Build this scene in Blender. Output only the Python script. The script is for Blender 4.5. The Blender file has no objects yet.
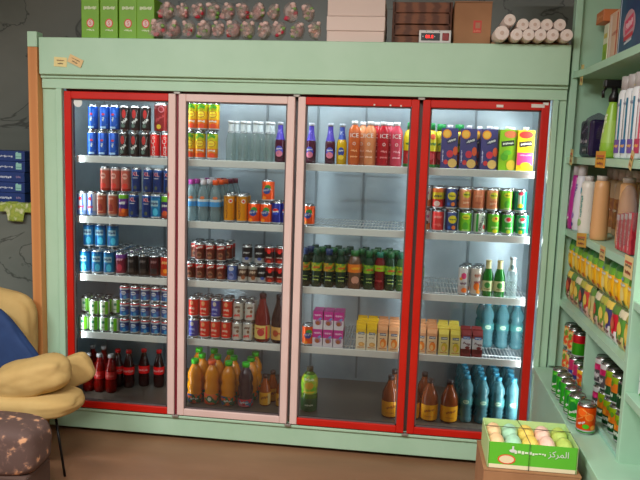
import bpy, bmesh, math, random
from mathutils import Vector, Matrix, noise
C = bpy.context.scene.collection
SC = bpy.context.scene
PI = math.pi

# ------------------------------------------------------------------ materials
SAT = 1.0
def lin(c):
    if SAT != 1.0:
        g = .3*c[0]+.59*c[1]+.11*c[2]
        c = tuple(min(255, max(0, (g+(x-g)*SAT)*.95)) for x in c)
    return tuple((x/255/12.92 if x/255 <= .04045 else ((x/255+.055)/1.055)**2.4) for x in c) + (1,)
_m = {}
def M(c, rough=.5, metal=0.0, emit=0, clear=0.0, bump=0.0, name=None):
    """principled paint / plastic; clear>0 mixes a tinted see-through part (clear plastic, glass, liquid)"""
    key = (tuple(c), rough, metal, emit, clear, bump)
    if key in _m: return _m[key]
    m = bpy.data.materials.new(name or 'surface_%d' % len(_m)); m.use_nodes = True
    nt = m.node_tree; N = nt.nodes; L = nt.links
    b = N['Principled BSDF']; out = N['Material Output']
    b.inputs['Base Color'].default_value = lin(c)
    b.inputs['Roughness'].default_value = rough; b.inputs['Metallic'].default_value = metal
    if emit:
        b.inputs['Emission Color'].default_value = lin(c); b.inputs['Emission Strength'].default_value = emit
    if bump:
        n = N.new('ShaderNodeTexNoise'); n.inputs['Scale'].default_value = 60; n.inputs['Detail'].default_value = 4
        bp = N.new('ShaderNodeBump'); bp.inputs['Strength'].default_value = bump; bp.inputs['Distance'].default_value = .004
        tc = N.new('ShaderNodeTexCoord')
        L.new(tc.outputs['Object'], n.inputs['Vector']); L.new(n.outputs['Fac'], bp.inputs['Height']); L.new(bp.outputs['Normal'], b.inputs['Normal'])
    if clear:
        t = N.new('ShaderNodeBsdfTransparent')
        k = lin(c); t.inputs['Color'].default_value = (.35+.65*k[0], .35+.65*k[1], .35+.65*k[2], 1)
        mx = N.new('ShaderNodeMixShader'); mx.inputs[0].default_value = clear
        L.new(b.outputs[0], mx.inputs[1]); L.new(t.outputs[0], mx.inputs[2]); L.new(mx.outputs[0], out.inputs['Surface'])
    _m[key] = m; return m
def tex(c1, c2, scale, kind='noise', rough=.5, c3=None, metal=0, bump=0, lo=.4, hi=.6, stretch=(1,1,1)):
    key = ('tex', tuple(c1), tuple(c2), scale, kind, rough, c3, metal, bump, lo, hi, stretch)
    if key in _m: return _m[key]
    m = bpy.data.materials.new('texture_%d' % len(_m)); m.use_nodes = True
    nt = m.node_tree; N = nt.nodes; L = nt.links; b = N['Principled BSDF']
    tc = N.new('ShaderNodeTexCoord'); mp = N.new('ShaderNodeMapping'); mp.inputs['Scale'].default_value = stretch
    L.new(tc.outputs['Object'], mp.inputs['Vector'])
    if kind == 'voronoi':
        n = N.new('ShaderNodeTexVoronoi'); n.inputs['Scale'].default_value = scale
        s = N.new('ShaderNodeSeparateColor'); L.new(n.outputs['Color'], s.inputs[0]); o = s.outputs[0]
    elif kind == 'wave':
        n = N.new('ShaderNodeTexWave'); n.inputs['Scale'].default_value = scale; n.inputs['Distortion'].default_value = 3; n.inputs['Detail'].default_value = 3; o = n.outputs['Fac']
    else:
        n = N.new('ShaderNodeTexNoise'); n.inputs['Scale'].default_value = scale; n.inputs['Detail'].default_value = 5; o = n.outputs['Fac']
    L.new(mp.outputs[0], n.inputs['Vector'])
    cr = N.new('ShaderNodeValToRGB'); L.new(o, cr.inputs[0])
    e = cr.color_ramp.elements; e[0].position = lo; e[0].color = lin(c1); e[1].position = hi; e[1].color = lin(c2)
    if c3:
        x = e.new((lo+hi)/2); x.color = lin(c3)
    if kind == 'voronoi': cr.color_ramp.interpolation = 'CONSTANT'; e[0].position = 0
    L.new(cr.outputs[0], b.inputs['Base Color']); b.inputs['Roughness'].default_value = rough; b.inputs['Metallic'].default_value = metal
    if bump:
        bp = N.new('ShaderNodeBump'); bp.inputs['Strength'].default_value = bump; bp.inputs['Distance'].default_value = .01
        L.new(o, bp.inputs['Height']); L.new(bp.outputs[0], b.inputs['Normal'])
    _m[key] = m; return m

def paint():
    """mint-green gloss paint with slight wear"""
    return tex((172,208,178), (180,214,186), 6, rough=.38, bump=.03, lo=.3, hi=.7)
def marble():
    m = bpy.data.materials.new('dark_marble'); m.use_nodes = True
    nt = m.node_tree; N = nt.nodes; L = nt.links; b = N['Principled BSDF']
    tc = N.new('ShaderNodeTexCoord')
    mp = N.new('ShaderNodeMapping'); mp.inputs['Rotation'].default_value = (0.3, .7, .2); mp.inputs['Scale'].default_value = (1, 1, 1.6)
    L.new(tc.outputs['Object'], mp.inputs[0])
    n = N.new('ShaderNodeTexNoise'); n.inputs['Scale'].default_value = 1.7; n.inputs['Detail'].default_value = 6; n.inputs['Distortion'].default_value = .6
    L.new(mp.outputs[0], n.inputs['Vector'])
    cr = N.new('ShaderNodeValToRGB'); L.new(n.outputs['Fac'], cr.inputs[0])
    e = cr.color_ramp.elements
    e[0].position = .3; e[0].color = lin((100,106,99)); e[1].position = .75; e[1].color = lin((122,126,119))
    for p, c in ((.482, (108,114,107)), (.493, (60,64,60)), (.504, (112,117,110))):
        x = e.new(p); x.color = lin(c)
    L.new(cr.outputs[0], b.inputs['Base Color']); b.inputs['Roughness'].default_value = .35
    return m
def glass():
    m = bpy.data.materials.new('door_glass'); m.use_nodes = True
    nt = m.node_tree; N = nt.nodes; L = nt.links
    N.remove(N['Principled BSDF'])
    t = N.new('ShaderNodeBsdfTransparent'); t.inputs[0].default_value = (.95,.97,.96,1)
    g = N.new('ShaderNodeBsdfGlossy'); g.inputs['Roughness'].default_value = .02
    f = N.new('ShaderNodeFresnel'); f.inputs[0].default_value = 1.45
    mx = N.new('ShaderNodeMixShader')
    L.new(f.outputs[0], mx.inputs[0]); L.new(t.outputs[0], mx.inputs[1]); L.new(g.outputs[0], mx.inputs[2]); L.new(mx.outputs[0], N['Material Output'].inputs['Surface'])
    return m

# ------------------------------------------------------------------ mesh helpers
class B:
    """collects shapes with materials, then builds one mesh"""
    def __init__(s): s.v = []; s.f = []; s.m = []; s.sm = []; s.mats = []
    def mi(s, mat):
        if mat not in s.mats: s.mats.append(mat)
        return s.mats.index(mat)
    def add(s, vs, fs, mat, smooth=False):
        o = len(s.v); s.v += [tuple(v) for v in vs]; i = s.mi(mat)
        for f in fs: s.f.append([o+k for k in f]); s.m.append(i); s.sm.append(smooth)
        return s
    def box(s, x0, x1, y0, y1, z0, z1, mat, r=0.0, seg=2, rot=None):
        bm = bmesh.new(); bmesh.ops.create_cube(bm, size=1)
        for v in bm.verts: v.co = Vector(((x0+x1)/2+v.co.x*(x1-x0), (y0+y1)/2+v.co.y*(y1-y0), (z0+z1)/2+v.co.z*(z1-z0)))
        if r: bmesh.ops.bevel(bm, geom=list(bm.edges), offset=r, segments=seg, affect='EDGES', profile=.5)
        return s.bm(bm, mat, rot=rot)
    def bm(s, bm, mat, smooth=False, rot=None):
        bm.verts.index_update()
        vs = [v.co.copy() for v in bm.verts]
        if rot: vs = [rot @ v for v in vs]
        s.add(vs, [[v.index for v in f.verts] for f in bm.faces], mat, smooth); bm.free(); return s
    def lathe(s, prof, mats, seg=18, cx=0, cy=0, axis='z', close=True, rfun=None):
        """prof: [(r,z)], mats: one material or one per ring"""
        n = len(prof); vs = []
        for r, z in prof:
            for k in range(seg):
                a = 2*PI*k/seg; q = r*(rfun(a, z) if rfun else 1)
                vs.append((cx+q*math.sin(a), cy-q*math.cos(a), z))
        if axis == 'y': vs = [(x, z, y) for x, y, z in vs]
        if axis == 'x': vs = [(z, y, -x) for x, y, z in vs]
        flip = axis == 'y'
        for i in range(n-1):
            mt = mats[min(i, len(mats)-1)] if isinstance(mats, list) else mats
            fs = []
            for k in range(seg):
                k2 = (k+1) % seg
                q = [k, k2, k2+seg, k+seg]
                fs.append(q[::-1] if flip else q)
            s.add([vs[i*seg+k] for k in range(2*seg)], fs, mt, True)
        if close:
            m0 = mats[0] if isinstance(mats, list) else mats; m1 = mats[-1] if isinstance(mats, list) else mats
            a = list(range(seg)); s.add(vs[:seg], [a if flip else a[::-1]], m0); s.add(vs[-seg:], [a[::-1] if flip else a], m1)
        return s
    def tube(s, pts, r, mat, seg=6):
        pts = [Vector(p) for p in pts]; vs = []
        for i, p in enumerate(pts):
            d = (pts[min(i+1, len(pts)-1)]-pts[max(i-1, 0)]).normalized()
            up = Vector((0,0,1)) if abs(d.z) < .9 else Vector((1,0,0))
            a = d.cross(up).normalized(); b = d.cross(a)
            for k in range(seg): t = 2*PI*k/seg; vs.append(p+a*r*math.cos(t)+b*r*math.sin(t))
        fs = [[i*seg+k, i*seg+(k+1) % seg, (i+1)*seg+(k+1) % seg, (i+1)*seg+k] for i in range(len(pts)-1) for k in range(seg)]
        fs += [list(range(seg)), [(len(pts)-1)*seg+k for k in range(seg)][::-1]]
        return s.add(vs, fs, mat, True)
    def mesh(s, name):
        me = bpy.data.meshes.new(name); me.from_pydata(s.v, [], s.f)
        for m in s.mats: me.materials.append(m)
        me.polygons.foreach_set('material_index', s.m); me.polygons.foreach_set('use_smooth', s.sm)
        me.update()
        bm = bmesh.new(); bm.from_mesh(me); bmesh.ops.remove_doubles(bm, verts=bm.verts, dist=1e-5)
        bmesh.ops.recalc_face_normals(bm, faces=bm.faces) if name != 'printed_label' else None
        bm.to_mesh(me); bm.free()
        return me
    def build(s, name, parent=None, loc=(0,0,0)):
        o = bpy.data.objects.new(name, s.mesh(name)); C.objects.link(o); o.location = loc
        if parent: o.parent = parent
        return o

def thing(name, label, cat, loc=(0,0,0), rz=0, group=None):
    o = bpy.data.objects.new(name, None); C.objects.link(o); o.empty_display_size = .05
    o.location = loc; o.rotation_euler = (0,0,rz); o['label'] = label; o['category'] = cat
    if group: o['group'] = group
    return o
def tag(o, label, cat, group=None):
    o['label'] = label; o['category'] = cat
    if group: o['group'] = group
    return o
def struct(o): o['kind'] = 'structure'; return o

# ------------------------------------------------------------------ printed marks
_txt = {}
def text_geo(s):
    if s in _txt: return _txt[s]
    cu = bpy.data.curves.new('t', 'FONT'); cu.body = s; cu.align_x = 'CENTER'; cu.align_y = 'CENTER'; cu.resolution_u = 2
    o = bpy.data.objects.new('t', cu); me = bpy.data.meshes.new_from_object(o)
    g = ([v.co.copy() for v in me.vertices], [list(p.vertices) for p in me.polygons])
    bpy.data.objects.remove(o); bpy.data.curves.remove(cu); bpy.data.meshes.remove(me)
    _txt[s] = g; return g
def scribble(w, h, seed, n=7):
    """unreadable print: a row of little strokes"""
    rd = random.Random(seed); vs = []; fs = []
    x = -w/2
    while x < w/2:
        d = rd.uniform(.35, 1)*w/n; y0 = -h/2*rd.uniform(.2, 1); y1 = h/2*rd.uniform(.2, 1)
        o = len(vs); vs += [Vector((x, y0, 0)), Vector((x+d*.8, y0, 0)), Vector((x+d*.8, y1, 0)), Vector((x, y1, 0))]; fs.append([o, o+1, o+2, o+3]); x += d
    return vs, fs
def marks(b, spec, place):
    """spec items: ('text',s,size,u,z,col[,rot]) ('disc',u,z,rx,rz,col) ('rect',u,z,w,h,col[,rot]) ('scrib',u,z,w,h,col[,rot])"""
    for i, q in enumerate(spec):
        k = q[0]; rot = 0; off = .0004+.00025*i
        if k == 'text':
            _, s, size, u, z, col = q[:6]; rot = q[6] if len(q) > 6 else 0
            vs, fs = text_geo(s); vs = [v*size for v in vs]
        elif k == 'disc':
            _, u, z, rx, rz, col = q[:6]; vs = [Vector((0,0,0))]; fs = []
            for ring in (.5, 1.0):
                for j in range(14): a = 2*PI*j/14; vs.append(Vector((rx*ring*math.cos(a), rz*ring*math.sin(a), 0)))
            for j in range(14):
                j2 = (j+1) % 14; fs.append([0, 1+j, 1+j2]); fs.append([1+j, 15+j, 15+j2, 1+j2])
        elif k == 'rect':
            _, u, z, w, h, col = q[:6]; rot = q[6] if len(q) > 6 else 0; n = max(1, int(w/.006)); vs = []; fs = []
            for j in range(n+1): vs += [Vector((-w/2+w*j/n, -h/2, 0)), Vector((-w/2+w*j/n, h/2, 0))]
            for j in range(n): fs.append([2*j, 2*j+2, 2*j+3, 2*j+1])
        elif k == 'scrib':
            _, u, z, w, h, col = q[:6]; rot = q[6] if len(q) > 6 else 0
            vs, fs = scribble(w, h, i*7+len(spec))
        if rot:
            R = Matrix.Rotation(rot, 3, 'Z'); vs = [R @ v for v in vs]
        mat = M(col, .45) if isinstance(col, tuple) else col
        b.add([place(u+v.x, z+v.y, off) for v in vs], fs, mat)
def on_cyl(r):
    return lambda u, z, off: ((r+off)*math.sin(u/r), -(r+off)*math.cos(u/r), z)
def on_flat(y):
    return lambda u, z, off: (u, y-off, z)
def on_prof(prof):
    def R(z):
        for (r0, z0), (r1, z1) in zip(prof, prof[1:]):
            if z0 <= z <= z1 and z1 > z0: return r0+(r1-r0)*(z-z0)/(z1-z0)
        return prof[-1][0]
    return lambda u, z, off: ((R(z)+off+.0012)*math.sin(u/max(R(z),.005)), -(R(z)+off+.0012)*math.cos(u/max(R(z),.005)), z)

# ------------------------------------------------------------------ product kinds
SIL = (205,207,208)
K = {}
def kind(key, name, cat, look, parts, h, r):
    K[key] = dict(name=name, cat=cat, look=look, parts=parts, h=h, r=r)
def can(key, look, r, h, rings, spec=(), name='drink_can', metal=.35, rough=.32):
    """rings: [(upto_fraction, colour)] from the bottom up"""
    b = B(); z = .006; prof = [(r*.78, 0), (r*.84, .002), (r, .009)]; ms = [M(SIL,.25,1)]*2
    z0 = .009; z1 = h-.010
    for t, col in rings:
        zz = z0+(z1-z0)*t; prof.append((r, zz)); ms.append(M(col, rough, metal) if isinstance(col, tuple) else col)
    prof += [(r*.88, h-.002)]; ms.append(M(SIL,.25,1))
    b.lathe(prof, ms, 18)
    body = b.mesh('can_body')
    l = B().lathe([(r*.87, h-.0022), (r*.90, h), (r*.86, h+.0006), (r*.80, h-.003)], M(SIL,.22,1), 18)
    l.box(-r*.22, r*.22, -r*.45, r*.25, h-.003, h-.0015, M((190,190,192),.3,1))
    p = [('can_body', body, None), ('lid', l.mesh('lid'), None)]
    if spec:
        pb = B(); marks(pb, spec, on_cyl(r)); p.append(('printed_label', pb.mesh('printed_label'), 0))
    kind(key, name, 'can', look, p, h, r)
def subprof(prof, z0, z1, off):
    def R(z):
        for (r0, a), (r1, c) in zip(prof, prof[1:]):
            if a <= z <= c and c > a: return r0+(r1-r0)*(z-a)/(c-a)
        return prof[-1][0]
    zs = [z0]+[z for _, z in prof if z0+1e-4 < z < z1-1e-4]+[z1]
    return [(R(z)+off, z) for z in zs]
def bottle(key, look, prof, mat, cap, bands=(), spec=(), name='juice_bottle', seg=18, neckband=None, rfun=None, ribs=0, liquid=None):
    """prof [(r,z)] of the vessel; cap (r,z0,z1,colour); bands [(z0,z1,material)]"""
    H = prof[-1][1]
    b = B()
    if liquid:
        lm, ztop = liquid
        zs = subprof(prof, prof[0][1], ztop, -.0015); zs[0] = (zs[0][0], zs[0][1]+.002)
    b.lathe(prof, mat, seg, rfun=rfun)
    p = [('bottle_body', b.mesh('bottle_body'), None)]
    if liquid: p.append(('drink', B().lathe(zs, lm, seg, rfun=rfun).mesh('drink'), 0))
    if cap:
        cr, c0, c1, cc = cap
        p.append(('cap', B().lathe([(cr, c0), (cr, c1-.001), (cr*.93, c1)], M(cc,.4), 14).mesh('cap'), None))
    if bands or spec:
        lb = B()
        for z0, z1, mt in bands: lb.lathe(subprof(prof, z0, z1, .0009), mt if not isinstance(mt, tuple) else M(mt,.45), seg, close=False, rfun=rfun)
        if spec: marks(lb, spec, on_prof(prof))
        p.append(('printed_label', lb.mesh('printed_label'), 0 if not bands else None))
    kind(key, name, 'bottle', look, p, H, max(r for r, _ in prof))
def carton(key, look, w, d, h, cols, spec, gable=.0, name='drink_carton', cat='carton', cap=None, r=.0015):
    """cols: [(fraction, colour)] horizontal panels from the bottom up; gable: height of the folded top"""
    b = B(); z0 = 0; body = h-gable
    for t, col in cols:
        z1 = body*t; mt = M(col, .4) if isinstance(col, tuple) else col
        b.add([(-w/2,-d/2,z0),(w/2,-d/2,z0),(w/2,d/2,z0),(-w/2,d/2,z0),(-w/2,-d/2,z1),(w/2,-d/2,z1),(w/2,d/2,z1),(-w/2,d/2,z1)],
              [[0,1,5,4],[1,2,6,5],[2,3,7,6],[3,0,4,7]], mt); z0 = z1
    top = M(cols[-1][1], .4) if isinstance(cols[-1][1], tuple) else cols[-1][1]
    b.add([(-w/2,-d/2,0),(w/2,-d/2,0),(w/2,d/2,0),(-w/2,d/2,0)], [[3,2,1,0]], top)
    if gable:
        b.add([(-w/2,-d/2,body),(w/2,-d/2,body),(w/2,d/2,body),(-w/2,d/2,body),(-w/2,0,h-.008),(w/2,0,h-.008)], [[0,1,5,4],[2,3,4,5],[1,2,5],[3,0,4]], top)
        fin = B().box(-w/2, w/2, -.0012, .0012, h-.010, h, top)
        p = [('carton_body', b.mesh('carton_body'), None), ('top_fin', fin.mesh('top_fin'), None)]
    else:
        b.add([(-w/2,-d/2,body),(w/2,-d/2,body),(w/2,d/2,body),(-w/2,d/2,body)], [[0,1,2,3]], top)
        p = [('carton_body', b.mesh('carton_body'), None)]
    if cap: p.append(('cap', B().lathe([(cap[0], h-.001), (cap[0], h+.014), (cap[0]*.9, h+.015)], M(cap[1],.4), 14, cy=-d*.18).mesh('cap'), None))
    pb = B(); marks(pb, spec, on_flat(-d/2)); p.append(('printed_label', pb.mesh('printed_label'), 0))
    kind(key, name, cat, look, p, h, w/2)
def put(key, x, y, z, label, group=None, rz=0, name=None):
    k = K[key]; root = thing(name or k['name'], label, k['cat'], (x, y, z), rz, group); made = []
    for pn, me, par in k['parts']:
        o = bpy.data.objects.new(pn, me); C.objects.link(o); o.parent = root if par is None else made[par]; made.append(o)
    return root

SAT = 1.22
W_, BK, RED, GRN, YEL, ORG = (235,236,232), (18,16,18), (196,22,28), (60,150,50), (240,200,40), (232,110,24)
s = .0265
can('blue', 'blue silver energy can', s, .133, [(.06,(20,60,140)),(1,(18,82,168))], [('rect',-.004,.075,.012,.10,(110,160,215),.5),('rect',.008,.045,.014,.05,(24,50,120),-.4),('disc',.002,.085,.008,.006,(200,60,80)),('scrib',.002,.06,.02,.012,W_,1.57),('rect',0,.018,.03,.01,(170,200,230))])
can('bred', 'black red energy can', s, .133, [(.08,(50,16,20)),(1,(26,18,20))], [('disc',0,.09,.010,.022,(170,30,30)),('scrib',.004,.055,.034,.018,W_,.7),('rect',.012,.075,.002,.07,(180,180,180),-.2),('disc',-.004,.03,.010,.01,(90,110,100))])
can('cola', 'red cola can', s, .133, [(.05,SIL),(1,(200,22,26))], [('text','Coca-Cola',.032,.001,.066,W_,1.5708)])
can('star', 'dark red can with star', .037, .15, [(.05,(150,30,30)),(.9,(132,34,38)),(1,(110,40,40))], [('disc',.010,.118,.016,.016,(200,120,130)),('disc',.010,.118,.011,.011,(140,34,40)),('disc',-.002,.03,.012,.012,(225,190,60)),('scrib',0,.07,.05,.02,(180,70,75),.5)])
can('wbr', 'white blue red can', s, .133, [(.2,(150,170,205)),(1,(205,212,224))], [('rect',-.014,.065,.010,.11,(40,80,160)),('rect',.010,.07,.008,.1,(60,100,180)),('disc',0,.095,.008,.010,(200,30,50)),('scrib',0,.05,.03,.02,(190,40,60))])
can('copper', 'copper red can', s, .133, [(.1,(170,150,140)),(.92,(178,92,72)),(1,(210,190,180))], [('scrib',0,.10,.03,.018,(230,170,150)),('disc',0,.05,.014,.022,(140,44,34)),('rect',-.016,.065,.006,.11,(215,205,200)),('scrib',0,.03,.03,.01,(225,160,130))])
can('coppers', 'tall rose can', s, .133, [(.1,(160,50,40)),(.92,(196,104,90)),(1,(215,190,185))], [('disc',0,.085,.014,.016,(228,180,165)),('scrib',0,.085,.02,.014,(150,40,36)),('disc',0,.035,.016,.014,(206,60,44))])
can('multi', 'rainbow fruit can', s, .133, [(.35,(190,90,40)),(.6,(60,40,120)),(.82,(110,60,140)),(1,(120,180,60))], [('scrib',0,.08,.03,.018,W_),('disc',.006,.04,.011,.012,(225,120,40)),('disc',-.01,.045,.008,.01,(170,50,60))])
can('xl', 'navy blue XL can', s, .133, [(.9,(16,50,110)),(1,(40,90,160))], [('text','XL',.032,.0,.100,(240,236,236)),('text','XL',.026,.0,.100,(220,50,40)),('rect',0,.080,.026,.003,(220,225,235)),('disc',0,.03,.008,.010,(70,80,70)),('rect',-.016,.06,.004,.1,(40,90,170))])
can('grp', 'green purple fruit can', s, .133, [(.25,(150,70,60)),(.5,(80,40,110)),(.75,(60,50,110)),(1,(130,200,60))], [('scrib',0,.075,.03,.016,W_),('disc',.002,.035,.014,.014,(200,90,50))])
can('tealc', 'teal blue drink can', .031, .133, [(.06,SIL),(.9,(30,120,165)),(1,(20,90,140))], [('rect',0,.085,.045,.03,(150,180,190)),('scrib',0,.085,.04,.018,(30,50,90)),('disc',.008,.04,.013,.02,(80,180,210)),('rect',-.016,.04,.008,.05,(20,70,130))])
can('purp', 'purple red can', .029, .125, [(.06,SIL),(.8,(120,40,60)),(1,(120,70,140))], [('scrib',0,.09,.034,.018,(220,170,190)),('disc',0,.045,.014,.02,(180,60,80))])
can('blk', 'black drink can', .029, .122, [(.04,(70,70,72)),(.95,(26,22,24)),(1,(60,60,62))], [('scrib',0,.085,.03,.02,(110,100,100)),('rect',0,.035,.035,.02,(50,40,36))])
can('blkr', 'black and maroon can', .029, .122, [(.04,(70,70,72)),(.95,(70,20,26)),(1,(60,60,62))], [('scrib',0,.085,.03,.02,(150,110,110)),('rect',0,.035,.035,.03,(28,20,22))])
can('redor', 'orange red can', .031, .122, [(.05,SIL),(.4,(210,90,30)),(1,(196,50,24))], [('scrib',0,.085,.036,.02,(240,190,120)),('disc',.004,.04,.012,.012,(240,150,50))])
can('gw', 'white and green mini can', s, .088, [(.06,SIL),(1,(222,232,215))], [('rect',.017,.045,.018,.07,(110,180,40)),('rect',-.026,.045,.012,.07,(110,180,40)),('disc',.001,.055,.008,.008,(60,120,90)),('scrib',0,.028,.018,.008,(90,140,70))])
can('pm', 'blue silver mini cola can', s, .088, [(.08,SIL),(.5,(40,90,150)),(.78,(20,44,100)),(.9,(190,200,210)),(1,(190,60,70))], [('disc',0,.047,.014,.010,(200,205,210)),('rect',0,.046,.022,.005,(60,80,140)),('disc',.008,.022,.009,.010,(70,140,180))])
can('lip', 'yellow orange iced tea can', .0287, .147, [(.05,SIL),(.22,(224,110,20)),(.4,(232,140,30)),(.72,(240,196,30)),(.97,(214,206,40)),(1,(90,160,40))], [('rect',.006,.125,.034,.014,(70,150,40),-.4),('rect',-.012,.118,.022,.012,(110,180,50),.5),('disc',0,.086,.022,.017,(150,70,20)),('disc',0,.086,.0195,.0145,(244,222,70)),('text','Lipton',.0135,0,.086,(190,20,20)),('scrib',0,.05,.036,.014,(240,235,220)),('disc',.004,.028,.016,.012,(214,70,24))])
can('ycan', 'yellow drink can', .0295, .152, [(.04,SIL),(.97,(226,156,20)),(1,(200,190,160))], [('scrib',-.012,.08,.11,.016,(150,90,10),1.57),('disc',.010,.115,.011,.011,(240,235,225)),('disc',.010,.115,.007,.007,(200,50,30))])
can('fanta', 'orange soda can', .0325, .115, [(.06,SIL),(1,(226,92,22))], [('disc',.006,.074,.017,.016,(60,140,60)),('disc',.0,.058,.019,.016,(30,60,130)),('text','FANTA',.0155,.001,.062,W_,.18),('disc',-.012,.022,.012,.009,(245,150,40))])
can('pepsi', 'royal blue cola can', .0275, .122, [(.05,SIL),(1,(20,36,128))], [('disc',0,.07,.017,.017,W_),('disc',0,.078,.016,.008,(200,30,40)),('disc',0,.061,.016,.008,(30,70,180)),('rect',0,.07,.03,.005,W_,.15)])
c0 = [(.05,SIL),(.72,(104,44,32)),(.97,(176,36,26)),(1,SIL)]
can('cof', 'red and brown coffee can', .0268, .1, c0, [('scrib',0,.075,.036,.012,(230,220,210),.2),('disc',0,.035,.015,.018,(150,100,76)),('scrib',0,.035,.024,.02,(60,30,24))])
can('cofb', 'pale blue coffee can', .0268, .1, [(.05,SIL),(.97,(84,108,170)),(1,SIL)], [('disc',0,.072,.015,.012,(190,190,205)),('disc',0,.035,.016,.018,(130,140,185)),('scrib',0,.04,.02,.02,(60,60,110))])
can('cofw', 'brown and white coffee can', .0268, .1, [(.05,SIL),(.3,(196,190,182)),(.8,(92,66,54)),(1,(190,186,178))], [('scrib',0,.06,.034,.02,(200,180,160)),('disc',.004,.03,.011,.011,(130,80,50))])
can('cofd', 'dark and white coffee can', .0268, .1, [(.05,SIL),(.3,(180,180,180)),(.97,(40,36,40)),(1,SIL)], [('scrib',0,.06,.034,.012,(190,190,190)),('disc',.004,.03,.011,.008,(60,80,140))])
can('cofr', 'black and red coffee can', .0268, .1, [(.05,SIL),(.35,(120,24,20)),(.75,(44,16,16)),(1,(150,30,26))], [('disc',0,.072,.010,.012,(206,40,34)),('scrib',0,.04,.03,.008,(210,190,180)),('disc',0,.02,.012,.008,(180,50,30))])
can('rg', 'red and gold can', .0275, .112, [(.05,SIL),(.95,(202,44,28)),(1,SIL)], [('disc',-.001,.08,.010,.012,(214,150,110)),('scrib',0,.05,.03,.016,(235,200,180)),('scrib',0,.028,.024,.008,(240,200,170))])
can('bg', 'violet blue can', .0275, .112, [(.05,SIL),(.95,(62,68,150)),(1,SIL)], [('disc',-.001,.08,.010,.012,(190,180,170)),('scrib',0,.05,.03,.016,(160,170,215)),('scrib',0,.028,.024,.008,(170,180,220))])
can('wr', 'white can with red lettering', .0275, .108, [(.05,SIL),(.95,(206,204,196)),(1,SIL)], [('scrib',.002,.075,.03,.016,(90,60,50)),('scrib',0,.03,.034,.018,(190,30,36),.2),('disc',.010,.055,.007,.009,(120,90,70))])
r4 = .0305
can('d_pw', 'white and pink can', r4, .115, [(.06,SIL),(.4,(206,130,80)),(1,(224,214,216))], [('scrib',0,.08,.04,.018,(160,60,120)),('disc',.004,.05,.014,.01,(90,60,50)),('disc',-.008,.03,.012,.01,(220,110,50))])
can('d_ry', 'red can with yellow top', r4, .115, [(.06,SIL),(.45,(190,40,40)),(.8,(214,196,50)),(1,(214,120,70))], [('scrib',0,.068,.04,.014,(60,60,60)),('disc',-.004,.03,.016,.014,(220,200,190))])
can('d_by', 'blue can with yellow patch', r4, .115, [(.06,SIL),(1,(48,62,110))], [('disc',.004,.070,.022,.020,(220,205,40)),('scrib',.004,.07,.03,.010,(40,70,60)),('disc',.010,.03,.010,.010,(210,120,60)),('disc',-.012,.03,.008,.008,(40,90,160))])
can('d_pe', 'peach can with yellow patch', r4, .115, [(.06,SIL),(1,(214,150,110))], [('disc',.002,.080,.021,.016,(214,204,60)),('scrib',.002,.08,.03,.010,(60,110,50)),('rect',0,.04,.034,.03,(200,120,84)),('scrib',0,.04,.03,.014,(235,200,170))])
can('d_co', 'plain copper can', r4, .115, [(.06,SIL),(1,(200,128,96))], [('scrib',0,.075,.034,.014,(226,170,140)),('scrib',0,.04,.03,.02,(176,96,70))])
can('d_gr', 'lime green can', r4, .115, [(.06,SIL),(1,(128,196,50))], [('disc',.002,.085,.020,.013,(230,225,60)),('scrib',.002,.083,.028,.010,(60,110,50)),('disc',0,.04,.014,.02,(90,170,50)),('scrib',0,.02,.03,.008,(220,240,180))])
can('d_te', 'teal and yellow can', r4, .115, [(.06,SIL),(1,(20,130,110))], [('rect',-.010,.06,.018,.07,(200,214,190)),('disc',-.006,.035,.013,.011,(220,205,60)),('disc',-.006,.095,.013,.008,(200,40,70))])
can('d_re', 'coral red can', r4, .115, [(.06,SIL),(1,(204,62,60))], [('scrib',0,.08,.036,.016,(230,160,150)),('scrib',0,.04,.036,.02,(226,120,110))])
can('d_wg', 'white and green can', r4, .115, [(.06,SIL),(1,(212,222,208))], [('rect',-.018,.06,.012,.09,(60,160,70)),('scrib',.006,.06,.08,.020,(90,90,84),1.3),('disc',.018,.04,.008,.012,(190,60,60))])
can('d_gr2', 'green can with yellow sun', r4, .115, [(.06,SIL),(1,(104,186,56))], [('disc',.002,.080,.018,.014,(225,215,70)),('disc',.006,.084,.007,.006,(190,60,50)),('scrib',0,.04,.03,.014,(214,236,170)),('disc',.002,.022,.012,.010,(230,220,60))])
can('d_gr3', 'green can with red fruit', r4, .115, [(.06,SIL),(1,(72,176,74))], [('disc',-.004,.080,.018,.014,(225,225,210)),('disc',.0,.082,.013,.010,(190,30,50)),('scrib',0,.04,.03,.012,(220,240,200)),('disc',.0,.022,.010,.010,(205,220,80))])
can('d_gt', 'jade can with red fruit', r4, .115, [(.06,SIL),(1,(24,150,100))], [('disc',-.002,.080,.017,.014,(220,230,215)),('disc',.002,.084,.012,.009,(200,50,60)),('scrib',0,.045,.03,.012,(220,240,200)),('disc',-.006,.022,.010,.010,(215,210,60))])
can('fl', 'white floral slim can', .0275, .150, [(.04,SIL),(.3,(214,196,190)),(1,(226,222,220))], [('disc',.002,.100,.013,.016,(208,70,120)),('disc',-.012,.085,.008,.008,(232,150,60)),('scrib',0,.062,.03,.018,(120,90,110)),('disc',.006,.028,.014,.012,(226,120,50))])
can('flo', 'white and orange slim can', .0275, .150, [(.04,SIL),(1,(226,216,206))], [('scrib',.002,.105,.034,.022,(160,80,50)),('disc',-.002,.05,.015,.02,(226,120,40)),('scrib',0,.072,.03,.018,(150,50,60)),('disc',.008,.024,.012,.010,(230,150,50))])
can('orfl', 'orange floral can', .031, .115, [(.05,SIL),(1,tex((214,90,50),(224,200,130),70,'voronoi',c3=(110,150,60),lo=.0,hi=.66))], ())
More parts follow.
